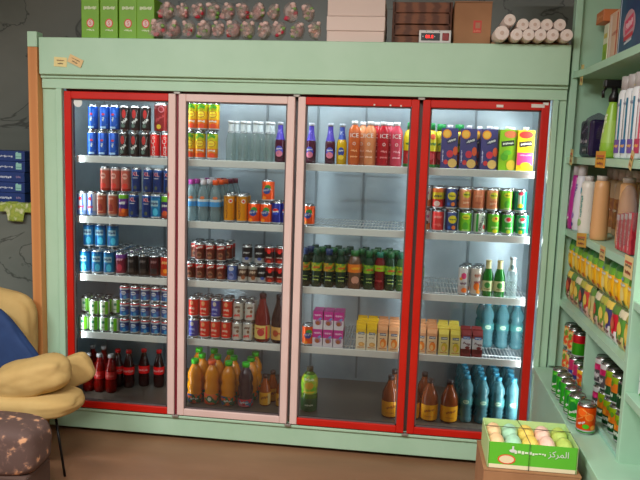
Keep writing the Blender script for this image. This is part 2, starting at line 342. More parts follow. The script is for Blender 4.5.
can('grr', 'green can with red top', .033, .115, [(.05,SIL),(.62,(70,160,40)),(1,(190,30,44))], [('disc',.0,.035,.014,.022,(110,200,60)),('disc',-.01,.085,.008,.006,(235,225,220))])
can('pkb', 'pink and blue can', .031, .115, [(.05,SIL),(.5,(60,70,150)),(1,(200,60,110))], [('scrib',0,.07,.034,.016,W_),('disc',0,.035,.012,.012,(220,150,90))])
can('ored', 'orange and yellow fruit can', .031, .115, [(.05,SIL),(1,tex((226,110,40),(236,190,60),60,'voronoi',c3=(200,60,40),lo=0,hi=.6))], [('scrib',0,.07,.036,.016,W_)])
can('lgr', 'bright green soda can', .0325, .115, [(.05,SIL),(.12,(30,120,40)),(1,(60,176,52))], [('rect',.004,.06,.020,.08,(120,210,80),.3),('disc',-.004,.07,.015,.02,(20,120,50)),('scrib',-.003,.05,.036,.014,W_,.4),('rect',0,.022,.05,.003,W_),('rect',0,.028,.05,.002,W_)])
can('orc', 'orange can with fruit slices', .034, .118, [(.05,(60,150,50)),(.1,SIL),(.96,(232,96,26)),(1,(150,60,20))],
    [('disc',-.012,.085,.017,.015,(244,150,70)),('disc',-.012,.085,.014,.012,(236,110,36)),('disc',.016,.070,.016,.014,(244,160,80)),('disc',.016,.070,.013,.011,(238,118,40)),('disc',.004,.034,.012,.009,(90,180,40)),('scrib',-.012,.045,.026,.010,W_,.4),('disc',.03,.03,.01,.01,(244,170,80)),('rect',.002,.09,.03,.0016,(250,190,120),-.5),('rect',-.02,.06,.03,.0016,(250,190,120),.6)])
can('wpk', 'white and pink soda can', .033, .115, [(.05,SIL),(.55,(90,84,88)),(.8,(190,40,100)),(1,(225,222,222))], [('scrib',0,.04,.04,.03,(220,216,216)),('disc',0,.07,.014,.01,(206,60,120))])
can('dgo', 'dark green can with oranges', .033, .115, [(.05,SIL),(.4,(30,80,44)),(.75,(222,130,50)),(1,(150,180,40))], [('scrib',0,.035,.04,.016,(220,230,214)),('disc',-.006,.06,.012,.012,(236,160,60)),('disc',.014,.08,.008,.01,(90,130,40))])
can('dgn', 'dark green soda can', .033, .115, [(.05,SIL),(1,(22,62,34))], [('scrib',0,.06,.04,.016,(190,210,180))])

def pf(*a): return list(a)
CLR = M((215,228,226), .08, clear=.84)
FOIL = M((222,226,228), .3, .3)
tonic = pf((.02,0),(.0255,.004),(.0262,.07),(.0255,.108),(.017,.140),(.0125,.165),(.0118,.196),(.0125,.198))
bottle('tonic', 'clear glass bottle', tonic, CLR, (.0145,.192,.206,(225,228,230)), [(.146,.190,M((215,222,224),.4,clear=.15))], [('scrib',0,.150,.026,.008,(70,80,90),.2)], name='glass_bottle')
bottle('purp_b', 'dark purple fruit bottle', tonic, M((70,14,42),.1,clear=.12), (.0145,.192,.206,(190,190,200)), [(.118,.190,M((74,60,160),.35,.2))], [('text','K',.026,0,.160,(170,160,230)),('disc',0,.062,.019,.026,(60,70,170)),('disc',0,.048,.017,.016,(214,130,150)),('scrib',0,.072,.026,.010,W_)], name='glass_bottle')
bottle('yel_b', 'yellow bottle with blue neck', tonic, M((214,176,24),.1,clear=.1), (.0145,.192,.206,(190,200,210)), [(.128,.190,M((44,70,150),.35,.2))], [('text','K',.028,0,.160,(220,225,240)),('disc',0,.066,.015,.024,(20,50,130)),('disc',0,.040,.014,.012,(235,205,70)),('scrib',0,.072,.02,.010,W_)], name='glass_bottle')
spb = pf((.024,0),(.03,.005),(.031,.05),(.028,.062),(.031,.075),(.031,.125),(.028,.15),(.018,.180),(.014,.188),(.014,.198))
for kk, cc, lk in (('sp_p',(150,50,130),'clear bottle with purple cap'),('sp_w',(226,220,226),'clear bottle with white cap'),('sp_o',(228,96,36),'clear bottle with orange cap'),('sp_d',(110,30,60),'clear bottle with maroon cap')):
    bottle(kk, lk, spb, M((176,196,200),.06,clear=.66,bump=.5), (.016,.192,.218,cc), [(.08,.105,M((70,140,190),.4)),(.105,.118,M((196,206,210),.4))], [('disc',0,.125,.012,.008,(200,110,60))], name='water_bottle')
ice = pf((.024,0),(.029,.005),(.0305,.02),(.0305,.165),(.027,.183),(.016,.198),(.0145,.207),(.0145,.212))
for kk, cc, lk, c2 in (('ice_o',(206,110,60),'orange sparkling bottle',(236,180,130)),('ice_p',(228,160,116),'peach sparkling bottle',(240,205,180)),('ice_r',(176,34,48),'red sparkling bottle',(226,150,150)),('ice_k',(206,84,104),'pink sparkling bottle',(236,180,190))):
    bottle(kk, lk, ice, M(cc,.1,clear=.3), (.0165,.204,.222,(232,234,236)), (), [('text','ICE',.030,0,.150,W_),('disc',0,.11,.007,.008,W_),('disc',0,.11,.005,.006,cc),('scrib',0,.075,.03,.012,c2),('scrib',0,.045,.034,.010,c2)], name='soda_bottle')
jb = pf((.034,0),(.040,.006),(.041,.055),(.036,.064),(.041,.085),(.0405,.105),(.034,.122),(.040,.142),(.038,.165),(.026,.195),(.018,.206),(.0175,.222))
fr = tex((228,110,30),(40,110,70),60,'voronoi',c3=(30,80,130),lo=0,hi=.62)
OJ = M((222,146,26),.1,clear=.06,bump=.5)
bottle('oj', 'orange juice bottle with green cap', jb, OJ, (.0205,.216,.240,(70,190,40)), [(.004,.054,fr)], [('scrib',0,.03,.04,.014,W_)])
bottle('ojo', 'orange juice bottle with orange cap', jb, OJ, (.0205,.216,.240,(232,100,30)), [(.004,.060,tex((224,120,60),(40,120,70),50,'voronoi',c3=(214,80,40),lo=0,hi=.7))], [('disc',0,.034,.017,.020,(30,100,60)),('disc',0,.034,.010,.012,(236,236,220))])
bottle('gj', 'dark grape juice bottle', jb, M((56,36,44),.15,clear=.06), (.0205,.216,.240,(70,200,50)), [(.004,.046,tex((190,40,60),(60,120,150),50,'voronoi',c3=(214,120,130),lo=0,hi=.6))], [('scrib',0,.028,.04,.014,W_)])
am = pf((.026,0),(.030,.005),(.0305,.075),(.029,.095),(.018,.125),(.0125,.142),(.0125,.158))
bottle('ams', 'small amber juice bottle', am, M((140,70,20),.1,clear=.15), (.0145,.150,.170,(50,26,22)), [(.008,.075,M((206,150,30),.45))], [('scrib',.0,.05,.044,.018,(120,60,20),.3),('rect',.024,.04,.014,.06,(205,180,130))])
ap = pf((.038,0),(.043,.006),(.0445,.04),(.0445,.112),(.0415,.132),(.033,.155),(.021,.178),(.0155,.192),(.0145,.208))
bottle('apj', 'amber vinegar bottle with yellow label', ap, M((150,84,50),.06,clear=.42,bump=.2), (.0165,.198,.220,(48,30,26)), [(.010,.090,M((226,164,26),.45))], [('scrib',.006,.062,.050,.016,(150,80,20),.2),('scrib',.0,.03,.04,.010,(190,120,30))], name='vinegar_bottle', liquid=(M((150,50,14),.2,clear=.1),.118))
tb = pf((.022,0),(.0265,.005),(.0275,.03),(.0255,.06),(.0275,.085),(.0275,.13),(.024,.150),(.017,.166),(.0165,.176))
for kk, cap_, top, lk, bd in (('t_y',(28,70,50),(186,180,40),'yellow labelled tea bottle',(26,52,38)),('t_b',(26,50,90),(206,150,40),'tea bottle with blue cap',(26,48,36)),('t_g',(30,90,50),(150,180,50),'green labelled tea bottle',(24,60,40)),('t_l',(50,110,90),(186,196,60),'lime labelled tea bottle',(70,110,70))):
    bottle(kk, lk, tb, M(bd,.12,clear=.1), (.0185,.168,.200,cap_), [(.086,.128,tex(top,(70,130,50),55,'noise',lo=.45,hi=.6))], [('scrib',0,.105,.036,.012,(200,60,40)),('scrib',0,.04,.03,.008,(190,200,120)),('scrib',0,.058,.03,.006,(190,200,120))], name='tea_bottle')
bottle('t_p', 'peach tea bottle', [(r*1.3, z) for r, z in tb], M((120,90,70),.1,clear=.35), (.022,.168,.198,(40,100,50)), [(.088,.13,M((214,120,30),.45))], [('scrib',0,.11,.04,.014,(235,190,60)),('disc',0,.05,.02,.02,(190,140,120)),('scrib',0,.03,.04,.01,(90,50,40))], name='tea_bottle')
bottle('t_r', 'maroon tea bottle', tb, M((100,14,24),.12,clear=.08), (.0185,.168,.195,(30,110,90)), [(.10,.13,M((160,190,50),.45))], [('scrib',0,.115,.03,.010,(200,60,40)),('scrib',0,.05,.034,.016,(170,60,60))], name='tea_bottle')
wine = pf((.035,0),(.041,.006),(.042,.05),(.042,.125),(.034,.16),(.020,.205),(.0165,.235),(.0165,.240))
bottle('wr1', 'large maroon syrup bottle', wine, M((96,14,22),.1,clear=.06), (.0185,.232,.256,(60,16,24)), [(.020,.092,M((214,190,120),.45))], [('disc',.004,.055,.02,.02,(170,60,60)),('scrib',0,.075,.05,.012,(180,40,30)),('rect',.035,.055,.012,.07,(190,30,30))], name='syrup_bottle')
bottle('wr2', 'large black syrup bottle', wine, M((28,18,26),.1,clear=.04), (.0185,.232,.256,(28,20,30)), [(.020,.088,M((200,160,100),.45))], [('disc',-.012,.055,.016,.018,(150,70,40)),('scrib',.01,.055,.05,.016,(170,60,40))], name='syrup_bottle')
ck = pf((.024,0),(.030,.008),(.031,.04),(.0285,.07),(.031,.10),(.030,.13),(.018,.172),(.0125,.190),(.0125,.205))
bottle('coke', 'cola bottle with red label', ck, M((44,16,14),.08,clear=.08), (.0155,.198,.217,(190,20,24)), [(.078,.122,M((200,24,26),.4))], [('text','Coca-Cola',.017,0,.10,W_)], name='cola_bottle')
bottle('cokec', 'red soda bottle with silver cap', ck, M((120,22,18),.06,clear=.4,bump=.4), (.0155,.198,.217,(170,165,165)), [(.078,.122,M((150,24,24),.4,clear=.1))], [('scrib',0,.10,.04,.018,(190,110,100))], name='cola_bottle')
wt = pf((.026,0),(.034,.006),(.035,.026),(.029,.036),(.035,.046),(.029,.056),(.035,.066),(.029,.076),(.036,.088),(.036,.132),(.029,.146),(.0365,.166),(.033,.190),(.018,.218),(.014,.236))
for kk, ww, lk in (('wat','water_bottle','blue water bottle'),):
    bottle(kk, lk, wt, M((112,158,166),.05,clear=.5,bump=.9), (.0165,.230,.246,(70,140,165)), [(.098,.132,M((80,140,140),.35,clear=.2))], [('disc',0,.115,.016,.011,(190,214,190)),('scrib',0,.115,.02,.006,(40,110,120))], name=ww)
beer = pf((.022,0),(.0265,.004),(.027,.10),(.024,.115),(.0135,.145),(.0118,.175),(.0125,.178))
bottle('beer', 'green glass bottle with gold neck', beer, M((40,130,50),.08,clear=.3), (.0145,.176,.184,(214,200,150)), [(.142,.176,M((214,205,160),.4)),(.030,.082,M((214,216,170),.45))], [('disc',0,.06,.014,.015,(70,140,70)),('scrib',0,.04,.03,.008,(120,90,40))], name='glass_bottle')
bottle('lem', 'clear glass lemonade bottle', [(r*1.0, z*1.1) for r, z in beer], CLR, (.015,.194,.204,(200,205,208)), [(.135,.192,M((206,214,216),.35,.2))], [('disc',0,.155,.010,.012,(80,110,110))], name='glass_bottle')
vi = pf((.038,0),(.044,.006),(.045,.09),(.040,.11),(.044,.14),(.043,.175),(.026,.205),(.016,.212),(.0155,.222))
bottle('lime', 'green and yellow soft drink bottle', vi, M((90,120,50),.15,clear=.1), (.0185,.216,.238,(70,60,40)), [(.006,.075,M((40,80,44),.4)),(.10,.20,tex((206,190,60),(110,180,50),26,'noise',lo=.4,hi=.6))], [('disc',0,.145,.024,.02,(214,170,60)),('scrib',0,.178,.05,.016,(226,236,200)),('scrib',.0,.04,.04,.012,(200,210,190)),('rect',0,.11,.06,.006,(232,200,60))])
carton('pomb', 'magenta and white juice carton', .05, .05, .094, [(.52,(216,210,218)),(1,(176,44,134))], [('scrib',0,.074,.036,.012,(236,200,226)),('disc',.002,.036,.017,.016,(160,120,150)),('disc',.0,.032,.011,.011,(150,90,60)),('rect',.012,.055,.016,.01,(120,150,200),.6)], gable=0)
for kk, lk, top, ill in (('mk_y','cream milk carton with yellow top',(226,190,60),(214,170,110)),('mk_o','cream milk carton with orange fruit',(214,160,120),(224,130,50)),('mk_l','pale yellow carton with melon',(226,206,110),(206,180,60))):
    ov = kk == 'mk_y'
    carton(kk, lk, .05, .055, .135, [(.80 if ov else .86,(232,220,196) if ov else ((226,196,160) if kk == 'mk_o' else (226,212,150))),(1,top)],
        [('rect',.002,.088,.032,.013,(60,80,110)),('scrib',.002,.088,.026,.007,W_),('disc',.004,.03 if ov else .042,.016,.012 if ov else .024,ill),('disc',.001,.03 if ov else .036,.008,.006 if ov else .014,(236,190,130)),('scrib',0,.066,.026,.006,(90,80,70)),('scrib',0,.014,.036,.008,(180,110,60))], gable=.026)
carton('mk_c', 'brown and white chocolate milk carton', .05, .055, .140, [(.36,(120,50,50)),(.84,(224,220,222)),(1,(130,60,60))], [('rect',.002,.098,.034,.014,(70,120,180)),('scrib',.002,.098,.028,.007,W_),('scrib',.002,.068,.034,.016,(110,70,80),-.3),('disc',0,.028,.02,.012,(90,36,34)),('disc',.008,.048,.012,.008,(120,50,50))], gable=.026)
for kk, lk, bs in (('pr_b','purple fruit juice carton',(62,60,112)),('pr_g','lime fruit juice carton',(146,190,40)),('pr_y','yellow and pink juice carton',(228,196,50))):
    sp = {'pr_b':[('disc',-.014,.172,.022,.022,(226,150,50)),('disc',-.014,.172,.016,.016,(236,190,90)),('rect',.010,.140,.05,.022,(40,44,80),.35),('scrib',.010,.140,.040,.012,(220,220,210),.35),('scrib',-.030,.065,.06,.008,(200,200,220),1.57),('disc',.004,.075,.016,.018,(190,50,70)),('disc',.030,.09,.012,.022,(206,90,50)),('disc',.018,.030,.022,.022,(226,190,120)),('disc',-.014,.035,.011,.012,(190,60,60))],
          'pr_g':[('disc',.01,.178,.03,.018,(214,130,90)),('rect',.0,.134,.06,.026,(40,50,36),.15),('scrib',.0,.134,.048,.012,(225,230,210),.15),('disc',-.014,.07,.018,.02,(90,160,40)),('disc',.02,.03,.022,.026,(226,200,80)),('disc',.0,.09,.02,.012,(110,180,60))],
          'pr_y':[('disc',.0,.178,.034,.018,(206,60,50)),('rect',.0,.134,.06,.026,(50,40,36),.15),('scrib',.0,.134,.048,.012,(230,225,210),.15),('rect',.0,.062,.076,.06,(214,70,120)),('disc',.004,.03,.026,.016,(236,196,50)),('scrib',.0,.08,.05,.010,(226,160,190))]}[kk]
    carton(kk, lk, .079, .06, .200, [(1,bs)], sp, gable=0, cap=(.0135,(232,234,236)), name='juice_carton')
gcap = pf((.030,0),(.036,.006),(.037,.15),(.03,.175),(.018,.188),(.018,.196))
bottle('grn', 'yellow and red juice bottle', gcap, M((190,60,60),.15,clear=.15), (.022,.190,.222,(20,130,70)), [(.085,.185,M((226,214,50),.4)),(.004,.02,M((50,120,50),.4))], [('scrib',0,.12,.05,.016,(50,120,60)),('disc',.01,.155,.014,.014,(214,90,50)),('disc',0,.06,.018,.018,(200,70,80))])

# ------------------------------------------------------------------ room
SAT = 1.0
floor = struct(B().box(-3, 5, -4.6, .9, -.05, 0, tex((128,92,66),(152,112,84),2.2,'noise',rough=.45,lo=.3,hi=.7,stretch=(.6,2,1))).build('floor'))
mar = marble()
wall = struct(B().box(-3, 5, .80, .9, 0, 3.0, mar).build('wall_back'))
struct(B().box(-3, 5, -4.6, .9, 3.0, 3.05, M((216,214,208),.8)).build('ceiling'))
struct(B().box(-3, 5, -4.7, -4.6, 0, 3.0, M((104,92,80),.8)).build('wall_front'))
struct(B().box(4.9, 5, -4.6, .9, 0, 3.0, M((200,196,186),.8)).build('wall_right'))
struct(B().box(-3.1, -3, -4.6, .9, 0, 3.0, M((186,184,178),.8)).build('wall_left'))

# ------------------------------------------------------------------ cooler
XL, XR, ZT, ZB = -.114, 2.468, 1.804, .144
cooler = thing('display_cooler', 'mint green four-door drinks cooler with red and pink door frames', 'refrigerator')
G = paint()
B().box(XL, XL+.03, .0, .72, .03, 2.05, G, .002).build('side_panel', cooler)
B().box(XR-.03, XR, .0, .72, .03, 2.05, G, .002).build('side_panel', cooler)
STEEL = tex((142,158,168),(174,188,194),4,'noise',rough=.28,metal=.35,lo=.3,hi=.7)
b = B().box(XL+.03, XR-.03, .66, .72, .03, 2.05, STEEL)
b.build('back_panel', cooler)
B().box(XL+.031, XL+.036, .05, .655, .175, 1.835, STEEL).build('inner_liner', cooler); B().box(XR-.036, XR-.031, .05, .655, .175, 1.835, STEEL).build('inner_liner', cooler)
b = B()
for x in (.30,.58,.92,1.22,1.5,1.83,2.12): b.box(x-.006, x+.006, .650, .66, .19, 1.83, M((120,132,138),.3,.4))
b.build('panel_seam', cooler)
B().box(XL+.03, XR-.03, .02, .66, .12, .172, M((118,106,94),.4,.3)).build('interior_floor', cooler)
B().box(XL+.03, XR-.03, .02, .66, 1.84, 1.90, M((206,212,214),.4)).build('interior_ceiling', cooler)
B().box(XL-.0, XR, -.0, .72, 1.90, 2.035, G).build('top_housing', cooler)
# header fascia
b = B().box(XL+.008, 2.462, -.05, .03, 1.882, 2.063, G, .004); b.box(XL+.008, 2.462, -.035, .70, 2.045, 2.0625, G)
hd = b.build('header_fascia', cooler)
b = B().box(XL+.004, 2.466, -.018, .0, ZT+.012, 1.882, G, .003); b.box(XL+.004, 2.466, -.030, -.016, 1.866, 1.883, G, .003)
b.build('top_rail', cooler)
b = B().box(XL, -.035, -.004, .02, ZB-.02, 1.87, G, .002); b.box(-.035, -.004, -.022, .01, ZB-.01, ZT+.012, G, .003); b.build('left_stile', cooler)
b = B().box(2.405, 2.430, -.022, .01, ZB-.01, ZT+.012, G, .003); b.box(2.434, XR, -.008, .02, .03, 1.87, G, .003); b.build('right_stile', cooler)
b = B().box(XL, XR, -.004, .05, .023, ZB-.004, G, .004); b.box(XL, XR, -.016, -.002, ZB-.020, ZB-.006, G, .003); b.build('plinth', cooler)
for x in (.0, .8, 1.6, 2.40): B().lathe([(.02,0),(.022,.004),(.015,.026)], M((40,40,40),.6), 12, cx=x, cy=.08).build('foot', cooler)
for x in (.6, 1.2, 1.8):
    B().box(x-.018, x+.018, .022, .05, .16, 1.84, M((120,122,124),.4,.5)).build('mullion', cooler)
B().box(-.0, 2.40, .022, .04, ZT-.012, 1.85, M((110,40,44),.5)).build('inner_lintel', cooler)
def note(pos, w, h, rot, c, name, sd, parent):
    bb = B(); R = Matrix.Rotation(rot, 3, 'Y')
    pts = [Vector((-w/2,0,-h/2)),Vector((w/2,0,-h/2)),Vector((w/2,0,h/2)),Vector((-w/2,0,h/2))]
    bb.add([R@p+Vector((0,.0,0)) for p in pts]+[R@(p+Vector((0,-.0012,0))) for p in pts], [[0,1,2,3],[7,6,5,4],[0,4,5,1],[1,5,6,2],[2,6,7,3],[3,7,4,0]], M(c,.6))
    sv, sf = scribble(w*.6, h*.18, sd); bb.add([R@Vector((v.x,-.0016,v.y+h*.15)) for v in sv], sf, M((120,84,50),.6))
    sv, sf = scribble(w*.4, h*.2, sd+3); bb.add([R@Vector((v.x,-.0016,v.y-h*.18)) for v in sv], sf, M((70,54,40),.6))
    return bb.build(name, parent, pos)
p1 = (0.009, -0.051, 1.943); p2 = (0.089, -0.054, 1.949)
o = note(p1, .068, .046, .05, (232,214,150), 'price_sticker', 4, cooler)
o = note(p2, .076, .040, .42, (228,196,140), 'price_sticker', 9, cooler)
B().box(-.012,.012,-.001,.0,-.006,.006,M((236,236,230),.5)).build('white_sticker', cooler, (0.8, -0.006, 0.129))

RP, PP = tex((196,24,12),(206,34,20),5,rough=.3,lo=.3,hi=.7), tex((226,194,186),(233,203,196),7,rough=.4,lo=.3,hi=.7)
DKR = M((120,20,40),.4)
PK = tex((198,40,30),(229,198,190),7,rough=.4,lo=.30,hi=.34,stretch=(2,1,.5))
GL = glass()
FW = .037
def door(i, sides):
    """sides: materials of (left stile, right stile, top rail, bottom rail)"""
    x0, x1 = i*.6+.008, i*.6+.592; l, r, t, bt = sides; y0, y1 = -.022, .014
    d = B()
    d.box(x0, x0+FW, y0, y1, ZB, ZT, l, .004); d.box(x1-FW, x1, y0, y1, ZB, ZT, r, .004)
    d.box(x0+FW, x1-FW, y0+.001, y1, ZT-FW, ZT, t, .004); d.box(x0+FW, x1-FW, y0+.001, y1, ZB, ZB+FW, bt, .004)
    o = d.build('door_frame', cooler)
    g = B().box(x0+FW-.006, x1-FW+.006, -.004, .002, ZB+FW-.006, ZT-FW+.006, GL).build('door_glass', o)
    gm = B(); gc = M((96,84,84),.6)
    gm.box(x0+FW, x0+FW+.007, -.012, .006, ZB+FW, ZT-FW, gc); gm.box(x1-FW-.007, x1-FW, -.012, .006, ZB+FW, ZT-FW, gc)
    gm.box(x0+FW, x1-FW, -.012, .006, ZT-FW-.006, ZT-FW, gc); gm.box(x0+FW, x1-FW, -.012, .006, ZB+FW, ZB+FW+.007, gc)
    gm.build('gasket', o)
    return o
d1 = door(0, (RP, PK, RP, RP)); d2 = door(1, (PP, PP, PP, PP)); d3 = door(2, (PP, RP, RP, RP)); d4 = door(3, (RP, RP, RP, RP))
B().box(.5945,.6055,-.010,.01,ZB,ZT,DKR).build('edge_strip', cooler)
for i, dd in ((1,d1),(2,d2),(3,d3)):
    for z in (ZT+.004, ZB-.006):
        B().box(i*.6-.016, i*.6+.016, -.026, .0, z-.006, z+.006, M((170,164,156),.35,.7), .002).build('hinge', cooler)
B().lathe([(.023,-.0065),(.023,-.0045)], M((232,236,232),.6), 16, axis='y').build('round_sticker', d1, (0.077, -0.002, 1.749))
for q in ((1.577, -0.022, 1.774), (1.654, -0.022, 1.773), (1.704, -0.022, 1.772)):
    B().box(-.004,.004,-.001,.001,-.004,.004,M((220,214,206),.5)).build('paint_chip', d3, q)
B().box(-.03,.03,-.001,.001,-.008,.008,M((226,218,210),.5)).build('torn_label', d4, (2.337, -0.022, 1.788))
B().box(-.016,.016,-.001,.001,-.006,.006,M((226,218,210),.5)).build('torn_label', d4, (2.164, -0.022, 1.783))
B().box(-.012,.012,-.001,.001,-.006,.006,M((236,232,224),.5)).build('torn_label', d4, (2.372, -0.022, 1.798))

# shelves
SH = [1.4824, 1.1648, .8539, .5392]
SW = M((214,216,212),.35); WIRE = M((196,200,200),.3,.3)
SHN = ['top', 'second', 'middle', 'fourth', 'bottom']; DN = ['leftmost', 'second', 'third', 'rightmost']
for i in range(4):
    for k, z in enumerate(SH):
        t = thing('wire_shelf', 'white wire shelf with front rail, %s tier, behind the %s door' % (SHN[k], DN[i]), 'shelf', (i*.6+.3, .06, z), 0, 'wire shelves inside the cooler')
        B().box(-.287+(.02 if i == 0 else 0), .287, 0, .010, -.036, 0, SW, .002).build('price_rail', t)
        b = B()
        for j in range(34): b.tube([(-.28+.56*j/33, .010, -.008), (-.28+.56*j/33, .52, -.008)], .0019, WIRE, 5)
        for y in (.10, .24, .38, .51): b.tube([(-.285, y, -.0125), (.285, y, -.0125)], .003, WIRE, 6)
        b.build('wire_rack', t)

# ------------------------------------------------------------------ the drinks
ORD = ['first', 'second', 'third', 'fourth', 'fifth', 'sixth', 'seventh', 'eighth', 'ninth', 'tenth', 'eleventh']
rnd = random.Random(5)
placed = []
def row(door, shelf, layer, y, z0, items, depth=0, jit=.0):
    zz = (SH+[.172])[shelf-1]-.005+z0 if shelf < 5 else .173+z0
    for key, x in items: placed.append([door, shelf, layer, depth, key, x, y, zz])
def behind(door, shelf, layer, y, z0, items, n, pitch):
    for d in range(1, n+1): row(door, shelf, layer, y+pitch*d, z0, [(k, x+.004*math.sin(d*3+x*9)) for k, x in items], d)

# leftmost door
row(1,1,1,.105,0,[('blue', 0.1), ('blue', 0.158), ('blue', 0.215), ('bred', 0.273), ('bred', 0.33), ('bred', 0.386), ('cola', 0.442), ('cola', 0.499)])
row(1,1,2,.105,.134,[('blue', 0.106), ('blue', 0.169), ('blue', 0.223), ('bred', 0.278), ('bred', 0.335), ('bred', 0.392)])
row(1,1,2,.116,.134,[('star', 0.471)])
L = [('wbr', 0.037), ('wbr', 0.096), ('copper', 0.148), ('copper', 0.21), ('multi', 0.268), ('xl', 0.326), ('xl', 0.397), ('tealc', 0.449), ('grp', 0.503)]
row(1,2,1,.105,0,L)
row(1,2,2,.105,.134,[('coppers', 0.169), ('coppers', 0.226), ('coppers', 0.282), ('xl', 0.341), ('xl', 0.405), ('xl', 0.459), ('xl', 0.513)])
L = [('tealc', 0.049), ('tealc', 0.12), ('tealc', 0.186), ('purp', 0.252), ('blk', 0.316), ('blk', 0.377), ('blkr', 0.438), ('redor', 0.503)]
row(1,3,1,.108,0,L); behind(1,3,1,.108,0,L,4,.066)
row(1,3,2,.174,.134,[('tealc', 0.042), ('tealc', 0.108), ('tealc', 0.179)])
L = [('gw', 0.04), ('gw', 0.099), ('gw', 0.157), ('gw', 0.215)]; L2 = [('pm', 0.272), ('pm', 0.33), ('pm', 0.388), ('pm', 0.446), ('pm', 0.504)]
row(1,4,1,.105,0,L+L2)
row(1,4,2,.105,.089,[('gw', 0.101), ('gw', 0.159), ('pm', 0.273), ('pm', 0.33), ('pm', 0.388), ('pm', 0.446), ('pm', 0.504)])
row(1,4,3,.105,.178,[('pm', 0.273), ('pm', 0.33), ('pm', 0.388), ('pm', 0.446), ('pm', 0.504)])
row(1,4,1,.162,0,L,1); row(1,4,2,.162,.089,[('gw', 0.028), ('gw', 0.092), ('gw', 0.153), ('gw', 0.204)],1)
row(1,4,1,.218,0,L,2); row(1,4,2,.218,.089,[('gw', 0.017), ('gw', 0.078), ('gw', 0.137)],2)
row(1,5,1,.30,0,[('coke', 0.305), ('coke', 0.394)]); row(1,5,1,.16,0,[('cokec', 0.036), ('cokec', 0.101), ('cokec', 0.168)]); row(1,5,1,.26,0,[('coke', 0.166), ('coke', 0.231)],1)
row(1,5,1,.30,0,[('cokec', -0.002), ('cokec', 0.064)],1)
# second door
row(2,1,1,.105,0,[('lip', 0.628), ('lip', 0.684), ('lip', 0.748)]); row(2,1,2,.105,.148,[('lip', 0.64), ('lip', 0.695), ('lip', 0.754)])
row(2,1,1,.105,0,[('tonic', 0.845), ('tonic', 0.908), ('tonic', 0.973), ('tonic', 1.039), ('purp_b', 1.101), ('purp_b', 1.15)]); row(2,1,1,.165,0,[('tonic', 0.859), ('tonic', 0.923), ('tonic', 0.987), ('tonic', 1.048)],1)
L = [('sp_p', 0.637), ('sp_w', 0.702), ('sp_o', 0.766)]
row(2,2,1,.110,0,L)
row(2,2,1,.178,0,[('sp_p', 0.646), ('sp_w', 0.715), ('sp_o', 0.777)],1); row(2,2,1,.246,0,[('sp_w', 0.653), ('sp_w', 0.717), ('sp_o', 0.781)],2); row(2,2,1,.314,0,[('sp_p', 0.658), ('sp_o', 0.723), ('sp_d', 0.791)],3)
row(2,2,1,.382,0,[('sp_w', 0.67), ('sp_d', 0.736), ('sp_d', 0.802)],4)
row(2,2,1,.110,0,[('ycan', 0.841), ('ycan', 0.908), ('fanta', 0.972), ('fanta', 1.037), ('pepsi', 1.092), ('pepsi', 1.142)]); row(2,2,2,.110,.116,[('fanta', 1.044)])
row(2,2,1,.178,0,[('ycan', 0.843), ('ycan', 0.908), ('fanta', 0.972), ('fanta', 1.037), ('pepsi', 1.093), ('pepsi', 1.142)],1)
row(2,3,1,.105,0,[('cof', 0.634), ('cof', 0.69), ('cof', 0.747), ('cof', 0.803), ('cofb', 0.863), ('cofw', 0.92), ('cofw', 0.975), ('cofd', 1.022), ('cofr', 1.066), ('cofr', 1.12)])
row(2,3,2,.105,.101,[('cof', 0.687), ('cof', 0.744), ('cof', 0.802), ('cofd', 0.941), ('cofd', 1.006), ('cofr', 1.06), ('cofr', 1.115)])
row(2,3,1,.162,0,[('cof', 0.632), ('cof', 0.693), ('cof', 0.751), ('cof', 0.806), ('cofb', 0.863), ('cofw', 0.92), ('cofw', 0.974), ('cofd', 1.023), ('cofr', 1.069), ('cofr', 1.123)],1)
row(2,3,2,.162,.101,[('cof', 0.648), ('cof', 0.706), ('cof', 0.763), ('cof', 0.823)],1); row(2,3,2,.219,.101,[('cof', 0.653), ('cof', 0.708), ('cof', 0.767), ('cof', 0.822)],2)
row(2,3,1,.219,0,[('cof', 0.654), ('cof', 0.712), ('cof', 0.771), ('cof', 0.827), ('cofw', 0.921), ('cofw', 0.976)],2)
row(2,4,1,.105,0,[('bg', 0.658), ('rg', 0.719), ('rg', 0.777), ('rg', 0.835), ('wr', 0.895), ('wr', 0.953)])
row(2,4,2,.105,.113,[('rg', 0.657), ('rg', 0.716), ('bg', 0.778), ('rg', 0.841)]); row(2,4,2,.105,.109,[('wr', 0.9), ('wr', 0.961)])
row(2,4,1,.166,0,[('rg', 0.662), ('rg', 0.723), ('bg', 0.782), ('rg', 0.84), ('wr', 0.9), ('wr', 0.958)],1); row(2,4,2,.166,.113,[('rg', 0.661), ('rg', 0.722), ('rg', 0.78), ('rg', 0.838), ('wr', 0.909), ('wr', 0.961)],1)
row(2,4,1,.125,0,[('wr1', 1.026), ('wr2', 1.116)])
row(2,5,1,.115,0,[('oj', 0.664), ('ojo', 0.758), ('oj', 0.85), ('gj', 0.944)])
row(2,5,1,.215,0,[('oj', 0.673), ('oj', 0.761), ('oj', 0.852), ('oj', 0.948)],1); row(2,5,1,.315,0,[('oj', 0.625), ('oj', 0.713), ('oj', 0.806), ('oj', 0.951)],2)
row(2,5,1,.150,0,[('ams', 1.044), ('ams', 1.134)]); row(2,5,1,.222,0,[('ams', 1.071), ('ams', 1.149)],1)
